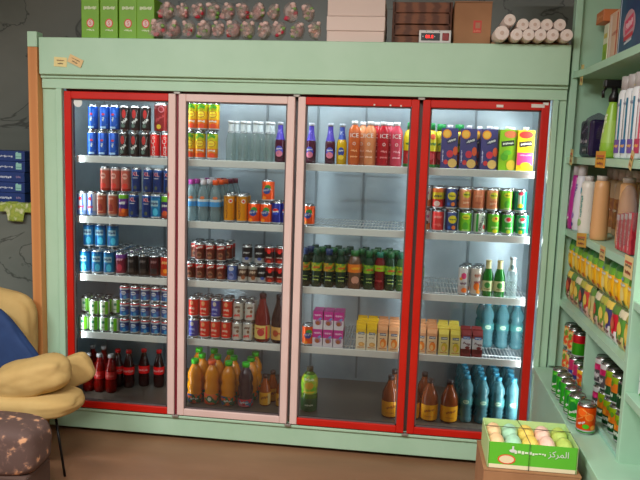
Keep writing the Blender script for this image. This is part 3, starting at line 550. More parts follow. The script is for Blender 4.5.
# third door
row(3,1,1,.105,0,[('purp_b', 1.26), ('purp_b', 1.357), ('yel_b', 1.416)]); row(3,1,1,.108,0,[('ice_o', 1.478), ('ice_p', 1.557), ('ice_r', 1.623), ('ice_k', 1.688)])
row(3,1,1,.18,0,[('ice_p', 1.514), ('ice_r', 1.585), ('ice_k', 1.652)],1); row(3,1,1,.115,0,[('grn', 1.76)])
row(3,2,1,.110,0,[('fanta', 1.258)])
row(3,3,1,.105,0,[('t_b', 1.248), ('t_y', 1.309), ('t_b', 1.372), ('t_y', 1.434), ('t_p', 1.505), ('t_g', 1.578), ('t_r', 1.634), ('t_g', 1.687), ('t_l', 1.743)])
row(3,3,1,.170,0,[('t_b', 1.268), ('t_g', 1.329), ('t_g', 1.39), ('t_y', 1.451), ('t_g', 1.535), ('t_g', 1.6), ('t_g', 1.655), ('t_g', 1.714)],1); row(3,3,1,.235,0,[('t_y', 1.283), ('t_y', 1.348), ('t_y', 1.407), ('t_y', 1.469), ('t_y', 1.552), ('t_g', 1.615), ('t_g', 1.676)],2)
row(3,4,1,.105,0,[('fanta', 1.276)])
L = [('pomb', 1.326), ('pomb', 1.381), ('pomb', 1.435)]
row(3,4,1,.105,0,L); row(3,4,2,.105,.0945,L)
row(3,4,1,.158,0,L,1); row(3,4,2,.158,.0945,L,1)
L = [('mk_y', 1.552), ('mk_y', 1.608), ('mk_o', 1.664), ('mk_o', 1.721)]
row(3,4,1,.108,0,L); behind(3,4,1,.108,0,L,3,.058)
row(3,5,1,.125,0,[('lime', 1.288)]); row(3,5,1,.13,0,[('apj', 1.718)]); row(3,5,1,.235,0,[('apj', 1.735)],1)
# rightmost door
row(4,1,1,.115,0,[('grn', 1.854), ('pr_b', 1.948), ('pr_b', 2.04), ('pr_b', 2.137), ('pr_g', 2.225), ('pr_y', 2.31)]); row(4,1,1,.190,0,[('grn', 1.909), ('grn', 1.999)],1)
row(4,1,1,.190,0,[('pr_b', 2.096), ('pr_b', 2.175), ('pr_g', 2.256)],1)
L = [('d_pw', 1.846), ('d_re', 1.912), ('d_by', 1.981), ('d_gr', 2.049), ('d_wg', 2.118), ('d_gr2', 2.186), ('d_gr3', 2.254), ('d_gt', 2.323)]
row(4,2,1,.108,0,L); row(4,2,2,.108,.116,[('d_pw', 1.843), ('d_ry', 1.907), ('d_by', 1.973), ('d_pe', 2.04), ('d_co', 2.106), ('d_pe', 2.173), ('d_gr', 2.241), ('d_te', 2.307)])
row(4,2,1,.172,0,L,1); row(4,2,2,.172,.116,[('d_pw', 1.864), ('d_ry', 1.93), ('d_by', 2.0), ('d_co', 2.065), ('d_pe', 2.129), ('d_gr', 2.198), ('d_te', 2.267)],1)
row(4,3,1,.105,0,[('t_g', 1.831), ('fl', 2.056), ('flo', 2.118), ('beer', 2.176), ('beer', 2.232), ('lem', 2.293)]); row(4,3,1,.170,0,[('fl', 2.076), ('flo', 2.137)],1)
L = [('mk_o', 1.858), ('mk_o', 1.915), ('mk_l', 1.974), ('mk_l', 2.032)]; L2 = [('mk_c', 2.086), ('mk_c', 2.143)]
row(4,4,1,.108,0,L+L2); behind(4,4,1,.108,0,L,3,.058); behind(4,4,1,.108,0,L2,1,.058)
row(4,4,1,.30,0,[('wat', 2.211), ('wat', 2.29), ('wat', 2.365)]); row(4,4,1,.375,0,[('wat', 2.193), ('wat', 2.27), ('wat', 2.347)],1)
row(4,5,1,.125,0,[('apj', 1.828), ('apj', 1.921), ('apj', 2.023)]); row(4,5,1,.225,0,[('apj', 1.895)],1)
L = [('wat', 2.11), ('wat', 2.189), ('wat', 2.268), ('wat', 2.344)]
row(4,5,1,.14,0,L); behind(4,5,1,.14,0,L,4,.076)

from collections import defaultdict
sets = defaultdict(list); lay = defaultdict(set); dep = defaultdict(set)
for p in placed:
    d, sh, ly, dp, key = p[:5]
    sets[(d, sh, ly, dp, K[key]['look'])].append(p); lay[(d, sh, K[key]['look'])].add(ly); dep[(d, sh, K[key]['look'])].add(dp)
LY = {1: 'lower layer', 2: 'upper layer', 3: 'topmost layer'}
for (d, sh, ly, dp, look), ps in sorted(sets.items(), key=lambda q: str(q[0])):
    ps.sort(key=lambda p: p[5]); n = len(ps)
    for i, p in enumerate(ps):
        bits = [look]
        if n > 1: bits.append('%s from left' % ORD[i] if n > 2 or i == 0 else 'second from left')
        if len(lay[(d, sh, look)]) > 1: bits.append(LY[ly] if not (ly == 2 and 3 in lay[(d, sh, look)]) else 'middle layer')
        if len(dep[(d, sh, look)]) > 1: bits.append('front row' if dp == 0 else '%s row' % ORD[dp])
        bits.append('%s shelf' % SHN[sh-1] if sh < 5 else 'cooler floor'); bits.append('%s door' % DN[d-1])
        k = K[p[4]]
        rz = rnd.uniform(-.16, .16) if k['cat'] == 'can' else (rnd.uniform(-.2, .2) if k['cat'] == 'bottle' else rnd.uniform(-.03, .03))
        if k['name'] == 'juice_carton': rz = rnd.uniform(-.08, .08)
        put(p[4], p[5], p[6], p[7]+.0005, ', '.join(bits), '%s group, %s shelf, %s door' % (look, SHN[sh-1], DN[d-1]), rz)

# ------------------------------------------------------------------ things on top of the cooler
ZC = 2.0635
GB = [(0.141, 0, 2.064)[0], (0.24, 0, 2.065)[0], (0.338, 0, 2.066)[0], (0.43, 0, 2.068)[0]]
gtx = tex((112,166,26),(126,180,34),8,lo=.3,hi=.7,rough=.45)
for i, x in enumerate(GB):
    t = thing('tissue_box', 'green carton box with red round emblem, %s from left on the cooler top' % ORD[i], 'box', (x, .06, ZC), rnd.uniform(-.03,.03), 'green carton boxes on the cooler')
    B().box(-.046,.046,-.06,.06,0,.20,gtx,.004).build('box_body', t)
    pb = B(); marks(pb, [('disc',.002,.078,.020,.022,(206,40,34)),('disc',.002,.078,.015,.017,(226,200,190)),('text','S',.030,.002,.078,(206,36,30)),('scrib',.002,.044,.040,.010,(220,235,190)),('scrib',.002,.15,.06,.02,(226,236,200))], on_flat(-.06)); pb.build('printed_label', t)
# crinkled bags with wrapped sweets
def blob(rx, ry, rz, seed, amp, sub=3, fq=2.2):
    bm = bmesh.new(); bmesh.ops.create_icosphere(bm, subdivisions=sub, radius=1)
    for v in bm.verts:
        n = noise.noise(v.co*fq+Vector((seed*3.1, seed*1.7, 0))); n2 = noise.noise(v.co*fq*3+Vector((0, seed, seed*2)))
        q = v.co*(1+amp*n+amp*.5*n2); v.co = Vector((q.x*rx, q.y*ry, q.z*rz))
    return bm
WRAP = M((228,218,214),.1,clear=.74,bump=.8); 
bx = [(160,.0,0),(176,.05,1),(192,.0,2),(207,.06,0),(221,-.01,1),(236,.05,2),(250,.0,0),(266,.05,1),(281,.0,2),(299,-.01,0),(316,.02,1)]
BX = [0.486, 0.569, 0.652, 0.728, 0.8, 0.876, 0.947, 1.027, 1.102, 1.191, 1.275]
looks = ['pink and white','pale rose','crimson speckled','pink with green leaf','silver pink','red and grey','rose and green','pale grey pink','red tipped','green centred','plain pinkish']
CC = [(206,60,80),(190,120,120),(196,30,60),(110,160,70),(210,150,150),(180,50,60),(120,150,70),(196,150,140),(206,50,80),(130,170,60),(214,160,140)]
TT = B().lathe([(.004,0),(.016,.016),(.026,.034)], WRAP, 9, close=False, rfun=lambda a, z: 1+.3*math.sin(4*a)).mesh('twisted_top')
def sweets(i, x, y, z, lab, r=.0335):
    t = thing('sweets_bag', lab, 'bag', (x, y, z), 0, 'crinkled clear bags on the cooler')
    B().bm(blob(r, .046, .046, i+1, .16, 3, 3.6), WRAP, False).build('wrapper', t)
    rd = random.Random(i+40); c = CC[i % 11]
    for j in range(7):
        a = rd.uniform(-.9, .9); pc = (c, (214,176,168), (130,170,90), (228,196,188))[(0,1,0,3,2,1,3)[j]]
        B().bm(blob(.009+.007*rd.random(), .009, .010, i*7+j, .4, 2, 2), M(pc,.5), True).build('petal', t, (r*.75*math.sin(a*1.4), -.034*math.cos(a), -.030+.010*j))
    t.rotation_euler = (0, rd.uniform(-.25,.25), rd.uniform(-.15,.15)); q_ = rd.uniform(.88,1.06); t.scale = (q_, q_, q_)
    B().bm(blob(r*.78, .034, .034, i+90, .16, 2, 2), M(((226,196,190),(222,160,160),(190,196,160),(232,214,208))[i % 4],.5), False).build('filling', t, (0,.006,0))
    o = bpy.data.objects.new('twisted_top', TT); C.objects.link(o); o.parent = t
    o.location = (rd.uniform(-.01,.01), -.036, -.012); o.rotation_euler = (rd.uniform(1.5,2.1), rd.uniform(-.5,.5), 0)
for i, x in enumerate(BX):
    sweets(i, x+(.016 if i == 0 else 0), .004 if i % 2 == 0 else .02, ZC+.055, '%s crinkled clear bag of flowers, lower layer, %s from left' % (looks[i], ORD[i]))
for i in range(10):
    sweets(i+11, (BX[i]+BX[i+1])/2+.004, .03, ZC+.143, '%s crinkled clear bag of flowers, upper layer, %s from left' % (looks[(i*3+1) % 11], ORD[i]))
x0 = (1.336, 0, 2.062)[0]; x1 = (1.609, 0, 2.065)[0]
t = thing('white_box', 'pinkish white carton box with lid standing between the clear bags and timber', 'box', ((x0+x1)/2, .10, ZC))
w = (x1-x0)/2
B().box(-w, w, -.12, .16, 0, .052, M((226,202,192),.6), .003).build('box_body', t)
B().box(-w-.002, w+.002, -.122, .162, .053, .12, M((228,206,196),.6), .003).build('lid', t)
B().box(-w, w, -.118, .158, .121, .20, M((222,200,190),.6), .003).build('upper_tray', t)
x0 = (1.649, 0.1, 2.081)[0]; x1 = (1.919, 0.1, 2.085)[0]
t = thing('wooden_crate', 'brown wooden crate standing behind the red digital display', 'crate', ((x0+x1)/2, .22, ZC))
w = (x1-x0)/2; WD = tex((96,52,30),(132,78,48),8,'wave',rough=.6,lo=.2,hi=.8,stretch=(.6,1,4))
B().box(-w, w, .118, .13, 0, .21, WD).build('back_board', t)
for k in range(4): B().box(-w, w, -.13, -.118, .002+.053*k, .050+.053*k, WD, .002).build('slat', t)
for q in (-1, 1): B().box(q*w-.008, q*w+.008, -.13, .13, 0, .21, WD, .002).build('end_board', t)
B().box(-w, w, -.12, .12, 0, .01, WD).build('bottom_board', t)
x0 = (1.772, -0.01, 2.062)[0]; x1 = (1.921, -0.01, 2.064)[0]; w = (x1-x0)/2
t = thing('temperature_display', 'small silver controller with red digits and red switch on the cooler', 'controller', ((x0+x1)/2, .0, ZC))
B().box(-w, w, -.03, .05, 0, .060, M((186,184,180),.4,.3), .003).build('housing', t)
B().box(-w+.010, w*.30, -.0315, -.029, .012, .046, M((30,34,38),.3)).build('screen', t)
pb = B(); marks(pb, [('text','88.8',.022,-.026,.029,M((255,40,30),.4,emit=2.0))], on_flat(-.0318)); pb.build('digits', t)
for q in (-.056, -.002): B().lathe([(.003,-.0335),(.003,-.0315)], M((180,190,190),.4), 8, cx=q, axis='y', cy=.03).build('indicator', t)
B().box(w*.45, w*.86, -.033, -.029, .012, .046, M((140,20,20),.35), .003).build('switch', t)
for k in range(3): B().lathe([(.0022,-.033),(.0022,-.0305)], M((90,90,90),.4), 8, cx=-.04+.03*k, axis='y', cy=.054).build('screw', t)
x0 = (1.933, 0, 2.066)[0]; x1 = (2.103, 0, 2.068)[0]; w = (x1-x0)/2
t = thing('cardboard_box', 'brown cardboard box with red printed symbol beside the paper rolls', 'box', ((x0+x1)/2, .12, ZC))
CB = tex((150,104,70),(172,124,86),5,rough=.75,lo=.3,hi=.7)
B().box(-w, w, -.12, .14, 0, .19, CB, .002).build('box_body', t)
B().box(-w-.001, w+.001, -.122, .142, .191, .196, CB).build('lid_flap', t)
pb = B(); marks(pb, [('rect',.022,.082,.038,.056,(196,50,30)),('rect',.024,.088,.022,.026,(172,110,76)),('scrib',.022,.062,.03,.012,(214,120,90))], on_flat(-.12)); pb.build('printed_label', t)
x0 = (2.107, 0, 2.068)[0]; x1 = 2.456
t = thing('cardboard_tray', 'shallow brown cardboard tray holding white paper rolls on cooler top', 'tray', ((x0+x1)/2, .12, ZC)); w = (x1-x0)/2
B().box(-w, w, -.13, .15, 0, .004, CB).build('tray_base', t)
for y in (-.128, .148): B().box(-w, w, y-.002, y+.002, 0, .012, CB).build('tray_edge', t)
PR = tex((226,208,198),(236,222,214),30,rough=.8,lo=.3,hi=.7)
RX = [2.141, 2.207, 2.259, 2.311, 2.364, 2.425]
for i, x in enumerate(RX):
    r = .027 if i != 0 else .033
    t = thing('paper_roll', 'white paper roll lying end-on, %s from left beside the shelving' % ORD[i], 'roll', (x, 0, ZC+.0045+r), 0, 'white paper rolls on the cooler')
    B().lathe([(r*.9,-.115),(r,-.108),(r,.13),(r*.95,.135)], PR, 20, axis='y').build('roll_body', t)
    B().lathe([(r*.28,-.117),(r*.28,-.113)], M((206,180,166),.8), 14, axis='y').build('core', t)
for i in range(5):
    x = (RX[i]+RX[i+1])/2; r = .0265
    t = thing('paper_roll', 'white paper roll in the upper layer, %s from left beside the shelving' % ORD[i], 'roll', (x, 0.0, ZC+.0045+(.0665 if i == 0 else .047)+r), 0, 'white paper rolls on the cooler')
    B().lathe([(r*.9,-.10),(r,-.094),(r,.13),(r*.95,.135)], PR, 20, axis='y').build('roll_body', t)
    B().lathe([(r*.28,-.102),(r*.28,-.098)], M((206,180,166),.8), 14, axis='y').build('core', t)

# ------------------------------------------------------------------ left side of the place
t = thing('wooden_post', 'narrow orange wooden board with mint painted top beside the cooler', 'post', (-.1405, -.02, 0))
B().box(-.025,.025,-.03,.03,0,2.015,tex((196,128,72),(208,142,84),5,'wave',rough=.55,lo=.2,hi=.8,stretch=(1,1,.1)),.003).build('board', t)
B().box(-.0255,.0255,-.0305,.0305,2.015,2.09,G,.003).build('painted_top', t)
# marble counter
t = thing('counter', 'dark marble counter carrying the stack of blue boxes', 'counter', (-.885, .5, 0))
B().box(-.7,.58,-.28,.28,0,1.16,mar).build('counter_body', t)
B().box(-.71,.60,-.30,.29,1.16,1.192,mar,.004).build('countertop', t)
BLUE = M((30,58,122),.4)
zz = 1.193
for i in range(5):
    h = .058; xo = (-.006,.004,-.002,.005,0)[i]
    t = thing('blue_box', 'flat dark blue carton with pale printing, %s in the stack by the post' % (['bottom one','second from bottom','middle one','second from top','top one'][i]), 'box', (-.625+xo, .42, zz), (.02,-.015,.01,.0,.02)[i], 'blue cartons stacked on the counter')
    B().box(-.21,.232,-.13,.13,0,h,BLUE,.003).build('box_body', t)
    sp = [('scrib',.10,.028,.10,.014,(196,204,220)),('scrib',-.08,.028,.16,.012,(150,160,200))]
    if i in (4,3,1): sp += [('rect',.195,.031,.034,.034,(150,206,196)),('rect',.187,.048,.012,.010,(150,206,196),.3),('scrib',.195,.026,.028,.006,(90,150,140))]
    else: sp += [('scrib',.195,.03,.026,.014,(150,130,170))]
    pb = B(); marks(pb, sp, on_flat(-.13)); pb.build('printed_label', t)
    zz += h+.001
t = thing('black_case', 'black case standing in front of the blue cartons on the counter', 'case', (-.66, .26, 1.193))
B().box(-.10,.085,-.03,.02,0,.075,M((16,16,18),.5),.006).build('case_body', t); B().box(-.09,.075,-.033,-.029,.05,.056,M((50,50,52),.4)).build('clasp', t)
# cloth over the counter corner
def cloth():
    bm = bmesh.new(); nx, ny = 26, 20; P = {}
    for i in range(nx+1):
        for j in range(ny+1):
            u, v = i/nx, j/ny
            x = -.495+.20*u; drop = max(0, .40-v)
            y = .32-.0+(v-.4)*.14 if v > .4 else .188-.006*math.sin(u*15)
            z = 1.195+.012*(noise.noise(Vector((u*5, v*5, 2)))+.5) if v > .4 else 1.198-drop*(.24 if .25 < u < .75 else .11)
            y = min(y, .32) if v > .4 else y
            if v > .4: y = .19+(v-.4)*.16
            P[i, j] = bm.verts.new((x+.02*v*math.sin(v*6), y-.004*math.sin(u*20), z))
    for i in range(nx):
        for j in range(ny): bm.faces.new((P[i,j],P[i+1,j],P[i+1,j+1],P[i,j+1]))
    return bm
cl = B().bm(cloth(), tex((170,180,80),(214,216,170),26,'noise',c3=(140,160,60),rough=.8,lo=.35,hi=.65), True).build('cloth')
sm = cl.modifiers.new('thick', 'SOLIDIFY'); sm.thickness = .003
tag(cl, 'crumpled yellow green cloth hanging over the counter corner', 'cloth')

# sofa
SOFA = tex((186,152,92),(198,166,106),9,rough=.85,bump=.05,lo=.3,hi=.7)
def cushion(w, d, h, seed, puff=.5, fold=.02, sub=5):
    """soft pillow centred at the origin, w along x, d along y, h along z"""
    bm = bmesh.new(); bmesh.ops.create_cube(bm, size=2); bmesh.ops.subdivide_edges(bm, edges=bm.edges, cuts=18, use_grid_fill=True)
    for v in bm.verts:
        x, y, z = v.co
        sp = Vector((x*math.sqrt(1-y*y/2-z*z/2+y*y*z*z/3), y*math.sqrt(1-z*z/2-x*x/2+z*z*x*x/3), z*math.sqrt(1-x*x/2-y*y/2+x*x*y*y/3)))
        e = 1/(sp.length+1e-6)
        p4 = sp/((abs(sp.x)**5+abs(sp.y)**5+abs(sp.z)**5)**.2+1e-6)
        q = p4.lerp(sp, puff)
        k = noise.noise(q*1.7+Vector((seed, 0, seed)))*fold+noise.noise(q*4+Vector((0, seed, 0)))*fold*.3
        q = q*(1+k)
        v.co = Vector((q.x*w/2, q.y*d/2, q.z*h/2))
    return bm
sofa = thing('armchair', 'beige upholstered armchair in front of the leftmost cooler door', 'armchair', (0,0,0))
def pil(name, w, d, h, loc, rot, seed, mat=SOFA, puff=.35, parent=None, fold=.05):
    o = B().bm(cushion(w, d, h, seed, puff, fold), mat, True).build(name, parent, loc); o.rotation_euler = rot; return o
pil('backrest', .64, .15, .64, (-.425,-.145,.485), (-.06,.05,0), 3, puff=.25, parent=sofa, fold=.05)
pil('armrest', .36, .20, .175, (.075,-.50,.470), (.1,-.26,.12), 5, puff=.5, parent=sofa, fold=.07)
pil('seat', .90, .30, .115, (-.15,-.485,.345), (0,-.03,.0), 8, puff=.2, parent=sofa, fold=.03)
sm_ = M((150,122,76),.8)
B().tube([(.205+.02*math.sin(a)*.5, -.48-.082*math.cos(a), .492+.074*math.sin(a)) for a in [k*PI/10 for k in range(-3,14)]], .0025, sm_, 5).build('piping', sofa)
for (x, y, dx) in ((.09,-.55,.055),(.19,-.50,.04),(-.5,-.60,-.04),(-.5,-.26,-.04)):
    B().tube([(x, y, .28), (x+dx, y, .0)], .006, M((20,18,20),.4,.4), 8).build('leg', sofa)
c1 = pil('throw_pillow', .21, .07, .15, (.165,-.285,.435), (.1,-.45,.1), 11, puff=.08, fold=.05); tag(c1, 'beige throw pillow with pointed corner behind the armrest', 'pillow')
bc = pil('throw_pillow', .50, .09, .50, (-.285,-.272,.430), (0,.925,.0), 13, mat=tex((28,54,100),(34,62,110),20,rough=.8,lo=.3,hi=.7), puff=.10, fold=.03); tag(bc, 'dark blue square pillow standing on its corner on the armchair', 'pillow')
fm = tex((92,70,64),(216,160,120),26,'noise',c3=(110,84,76),rough=.8,lo=.50,hi=.66)
ot = thing('bench', 'brown floral patterned low bench in front of the armchair', 'bench', (0,-.80,0))
B().bm(cushion(.60,.24,.22,21,.10,.02), fm, True).build('cushioned_top', ot, (0,0,.285)); B().box(-.27,.27,-.10,.10,.03,.19,M((84,62,54),.8),.01).build('base', ot)
for q in (-1, 1):
    for w in (-1, 1): B().lathe([(.016,0),(.02,.04)], M((40,28,22),.5), 10, cx=q*.24, cy=w*.08).build('leg', ot)

# ------------------------------------------------------------------ side shelving
SX0, SX1 = 2.505, 2.90
G2 = tex((166,205,178),(174,212,186),6,rough=.42,bump=.03,lo=.3,hi=.7)
ZS = {'top':1.947,'second':1.558,'third':1.222,'fourth':.880,'fifth':.540}
un_ = thing('shelving_unit', 'tall mint green shelving unit stocked with bottles beside the cooler', 'shelf')
B().box(2.474, SX1, .0, .028, .0, 2.50, G2, .002).build('end_panel', un_)
B().box(2.474, SX0, -.028, -.001, .55, 2.50, G2, .002).build('front_post', un_)
B().box(SX1, SX1+.018, -1.75, .028, 0, 2.50, G2).build('back_board', un_)
def shelf_board(z, y0, y1, flare=False):
    b = B(); n = 14; vs = []; xs = []
    for i in range(n+1):
        y = y0+(y1-y0)*i/n; e = .03*max(0, 1-abs(y)/.22)**2 if flare else 0
        xs.append((SX0-e+.0, y))
    for (x, y) in xs: vs += [(x, y, z-.030), (x, y, z), (SX1, y, z), (SX1, y, z-.030)]
    fs = []
    for i in range(n):
        a = 4*i; c = a+4
        for k in range(4): fs.append([a+k, a+(k+1) % 4, c+(k+1) % 4, c+k])
    fs += [[0,1,2,3],[4*n+3,4*n+2,4*n+1,4*n]]
    b.add(vs, fs, G2); return b.build('shelf_board', un_)
Y1 = -1.045
shelf_board(1.947, -.001, Y1, True); shelf_board(1.558, -.001, Y1, True); shelf_board(1.222, -.001, Y1); shelf_board(.880, -.001, Y1)
B().box(SX0-.003, SX1, -1.075, -1.045, 0, 2.50, G2, .002).build('divider', un_)
B().box(SX0+.004, SX1, -.535, -.512, .541, .850, G2, .002).build('divider', un_)
B().box(2.402, SX1, -1.75, -.024, .510, .540, G2, .003).build('ledge', un_)
B().box(2.409, 2.425, -1.74, -.026, 0, .510, G2, .002).build('ledge_panel', un_)
B().box(SX0+.001, SX0+.013, -1.044, -.538, .541, .556, M((160,206,190),.4)).build('lip', un_)
for z in (1.10, .79): B().box(SX0, SX1, -1.75, -1.076, z-.028, z, G2, .002).build('shelf_board', un_)

def flat_x(x):  # marks on a face that looks towards -X
    return lambda u, z, off: (x-off, -u, z)
def sbox(name, label, cat, y0, y1, x0, dx, z, h, col, spec, group=None):
    t = thing(name, label, cat, (x0, (y0+y1)/2, z), 0, group); w = abs(y1-y0)/2
    B().box(0, dx, -w, w, 0, h, col if not isinstance(col, tuple) else M(col,.5), .002).build('box_body', t)
    pb = B(); marks(pb, spec, flat_x(0)); pb.build('printed_label', t); return t
z = 1.9475
sbox('carton', 'pale pink slim carton at the cooler end of the top side shelf', 'carton', -.045,-.115,2.60,.10,z,.20,(214,180,170),[('scrib',0,.12,.04,.02,(190,120,110)),('scrib',0,.05,.04,.03,(206,150,140))])
sbox('carton', 'white and green slim carton on the top side shelf', 'carton', -.12,-.19,2.58,.09,z,.19,(226,228,200),[('rect',0,.055,.064,.10,(150,186,40)),('rect',0,.14,.05,.02,(206,190,90)),('disc',0,.05,.02,.025,(120,170,30))])
sbox('carton', 'peach coloured carton on the top side shelf beside a blue box', 'carton', -.20,-.345,2.58,.10,z,.22,(226,188,160),[('scrib',.02,.13,.08,.02,(196,130,110)),('rect',-.04,.11,.03,.20,(236,214,200)),('rect',.05,.11,.012,.2,(210,80,60))])
sbox('carton', 'red and white narrow carton touching the big blue box', 'carton', -.35,-.41,2.58,.10,z,.225,(206,90,70),[('rect',.018,.11,.014,.2,(230,226,220)),('scrib',-.01,.12,.03,.03,(236,200,180))])
sbox('carton', 'big dark blue box with pink emblem on the top side shelf', 'box', -.42,-.98,2.56,.24,z,.26,tex((24,50,100),(30,90,120),7,'noise',rough=.4,lo=.4,hi=.7),[('rect',-.262,.13,.010,.25,(196,210,230)),('disc',-.14,.115,.075,.06,(196,150,160)),('rect',-.14,.12,.10,.055,(214,60,100),.2),('scrib',-.14,.12,.08,.03,(240,200,210),.2),('rect',-.14,.075,.11,.016,(196,40,60),.1),('rect',-.14,.056,.09,.008,(200,210,220),.1)])
# orange thing high in the corner
sbox('carton', 'small orange carton lying high on the pink carton', 'carton', -.05,-.17,2.56,.10,2.1485,.05,(206,120,70),[('scrib',0,.025,.08,.02,(226,160,110))])
# second side shelf
z = 1.5585
t = thing('wrapped_pack', 'dark purple plastic wrapped pack on the second side shelf', 'pack', (2.585, -.112, z+.002))
B().box(-.05,.05,-.095,.09,0,.165,tex((38,28,60),(66,50,96),16,'noise',rough=.25,c3=(44,32,70),lo=.35,hi=.7),.016,3).build('pack_body', t)
B().bm(blob(.060,.105,.092,33,.06,3,3), M((170,160,180),.1,clear=.92), False).build('wrapping', t, (0,0,.103))
pb = B(); marks(pb, [('scrib',-.0,.12,.10,.016,(150,140,170),.3),('scrib',.0,.07,.12,.026,(196,190,200)),('rect',.02,.03,.08,.03,(30,24,40)),('scrib',.02,.03,.06,.012,(190,180,190))], flat_x(-.051)); pb.build('printed_label', t)
spf = pf((.034,0),(.040,.006),(.038,.05),(.031,.12),(.024,.19),(.017,.215),(.0165,.225))
bottle('spray', 'spray', spf, M((150,196,60),.35), None, [(.06,.15,M((168,206,90),.4))], [('scrib',0,.10,.14,.02,(225,236,200),1.4),('scrib',0,.16,.02,.03,(235,240,215))], name='spray_bottle')
def turned(key, x, y, z, label, group=None, rz=-PI/2): return put(key, x, y, z, label, group, rz)
sp = turned('spray', 2.56, -.440, z+.001, 'lime green spray bottle with black trigger on second side shelf')
b = B(); b.lathe([(.020,.224),(.021,.245),(.012,.262),(.012,.285)], M(BK,.4), 14); b.box(-.018,.018,-.045,.030,.278,.312,M(BK,.4),.008); b.tube([(0,-.030,.285),(0,-.045,.262),(0,-.042,.240)], .006, M(BK,.4), 8)
b.build('trigger_head', sp)
cyl = pf((.030,0),(.0345,.005),(.035,.235),(.030,.252),(.026,.255))
for kk, st, b2 in (('sh1',(40,120,150),(110,80,150)),('sh2',(34,110,140),(60,90,170)),('sh3',(206,80,100),(180,60,90)),('sh4',(60,60,110),(40,50,100))):
    bottle(kk, 'x', cyl, M((226,228,230),.35), (.028,.254,.305,(176,170,168)), (), [('rect',-.010,.14,.016,.20,st),('rect',.018,.12,.007,.20,st),('rect',0,.045,.05,.05,b2),('scrib',0,.20,.03,.014,(120,130,160)),('scrib',.0,.045,.04,.014,(226,170,90))], name='shampoo_bottle')
for i, (kk, y) in enumerate((('sh1',-.63),('sh2',-.71),('sh1',-.79),('sh3',-.87),('sh4',-.95))):
    turned(kk, 2.56, y, z+.001, 'white %s striped bottle with grey cap, %s from the spray bottle' % (['blue','teal','light blue','pink','navy'][i], ORD[i]), 'white bottles on the second side shelf')
# third side shelf
z = 1.223
tall = pf((.024,0),(.030,.006),(.033,.06),(.030,.14),(.026,.20),(.022,.235),(.019,.255))
bottle('mag', 'x', tall, M((178,40,140),.3), (.021,.252,.295,(206,200,206)), (), [('scrib',0,.15,.14,.016,(226,190,220),1.5),('disc',0,.06,.016,.02,(196,90,170)),('rect',0,.05,.03,.008,W_,.5)], name='detergent_bottle')
bottle('wpu', 'x', tall, M((226,224,232),.3), (.021,.252,.300,(220,220,224)), (), [('scrib',0,.16,.10,.018,(120,80,170),1.4),('disc',.0,.07,.016,.016,(150,110,190)),('disc',.0,.03,.012,.01,(50,60,150))], name='detergent_bottle')
lot = pf((.030,0),(.034,.006),(.035,.03),(.031,.20),(.030,.222),(.022,.232))
bottle('lot', 'x', lot, M((232,226,214),.35), (.020,.230,.255,(206,200,196)), (), [('scrib',.016,.12,.09,.012,(90,160,150),1.57),('disc',.01,.05,.014,.016,(150,190,120)),('disc',.0,.19,.01,.014,(90,170,190))], name='lotion_bottle')
bottle('tan', 'x', [(r*1.0, z_*1.06) for r, z_ in lot], M((212,160,108),.4), (.024,.244,.264,(196,186,176)), (), [('disc',-.026,.06,.010,.014,(226,170,40)),('rect',-.03,.14,.008,.12,(196,196,170)),('disc',-.03,.205,.008,.014,(60,130,120)),('scrib',-.03,.13,.07,.008,(90,70,60),1.57)], name='lotion_bottle')
dome = pf((.032,0),(.036,.006),(.036,.21),(.030,.235),(.024,.242))
bottle('dome', 'x', dome, M((206,170,130),.3,clear=.1), (.024,.242,.288,(218,208,204)), [(.03,.16,tex((180,120,60),(120,60,40),20,lo=.4,hi=.6))], [('scrib',0,.11,.04,.02,(236,220,190))], name='shampoo_bottle')
turned('mag', 2.538, -.038, z, 'magenta detergent bottle at the cooler end of the third side shelf')
turned('wpu', 2.542, -.110, z, 'white and purple detergent bottle beside the magenta one')
turned('lot', 2.545, -.225, z, 'plain white lotion bottle between the detergent and tan bottles')
turned('tan', 2.543, -.445, z, 'tan lotion bottle at the shelf edge of third side shelf')
turned('tan', 2.60, -.60, z, 'tan lotion bottle set back beside the red sachets')
for i, y in enumerate((-.06,-.155,-.25,-.345,-.44,-.54,-.64,-.74)):
    turned('dome', 2.685, y, z, 'grey capped brown bottle standing at the back, %s from the cooler' % ORD[i], 'grey capped bottles at the back of the third side shelf')
t = thing('sachet_pack', 'clear bag of red striped sachets near the shelf edge', 'bag', (2.545, -.80, z+.002))
for k in range(4):
    o = B().box(-.012,.012,-.088+.045*k,-.052+.045*k,0,.150-.006*k,tex((150,28,44),(190,60,70),14,'wave',rough=.3,lo=.2,hi=.8,stretch=(1,1,3)),.004).build('sachet', t); pb = B(); marks(pb, [('scrib',.07-.045*k,.07,.11,.016,(222,180,180),1.57),('rect',.07-.045*k,.136-.006*k,.032,.02,(214,206,206))], flat_x(-.0125)); pb.build('printed_label', o)
B().bm(blob(.026,.096,.118,55,.06,3,3), M((226,220,220),.1,clear=.9), False).build('clear_bag', t, (-.002,-.0,.126))
sbox('carton', 'white blue and red carton against the tall divider', 'carton', -.975,-1.035,2.56,.10,z+.001,.19,(206,206,216),[('rect',0,.13,.05,.05,(60,80,160)),('disc',0,.05,.02,.03,(200,60,50))])

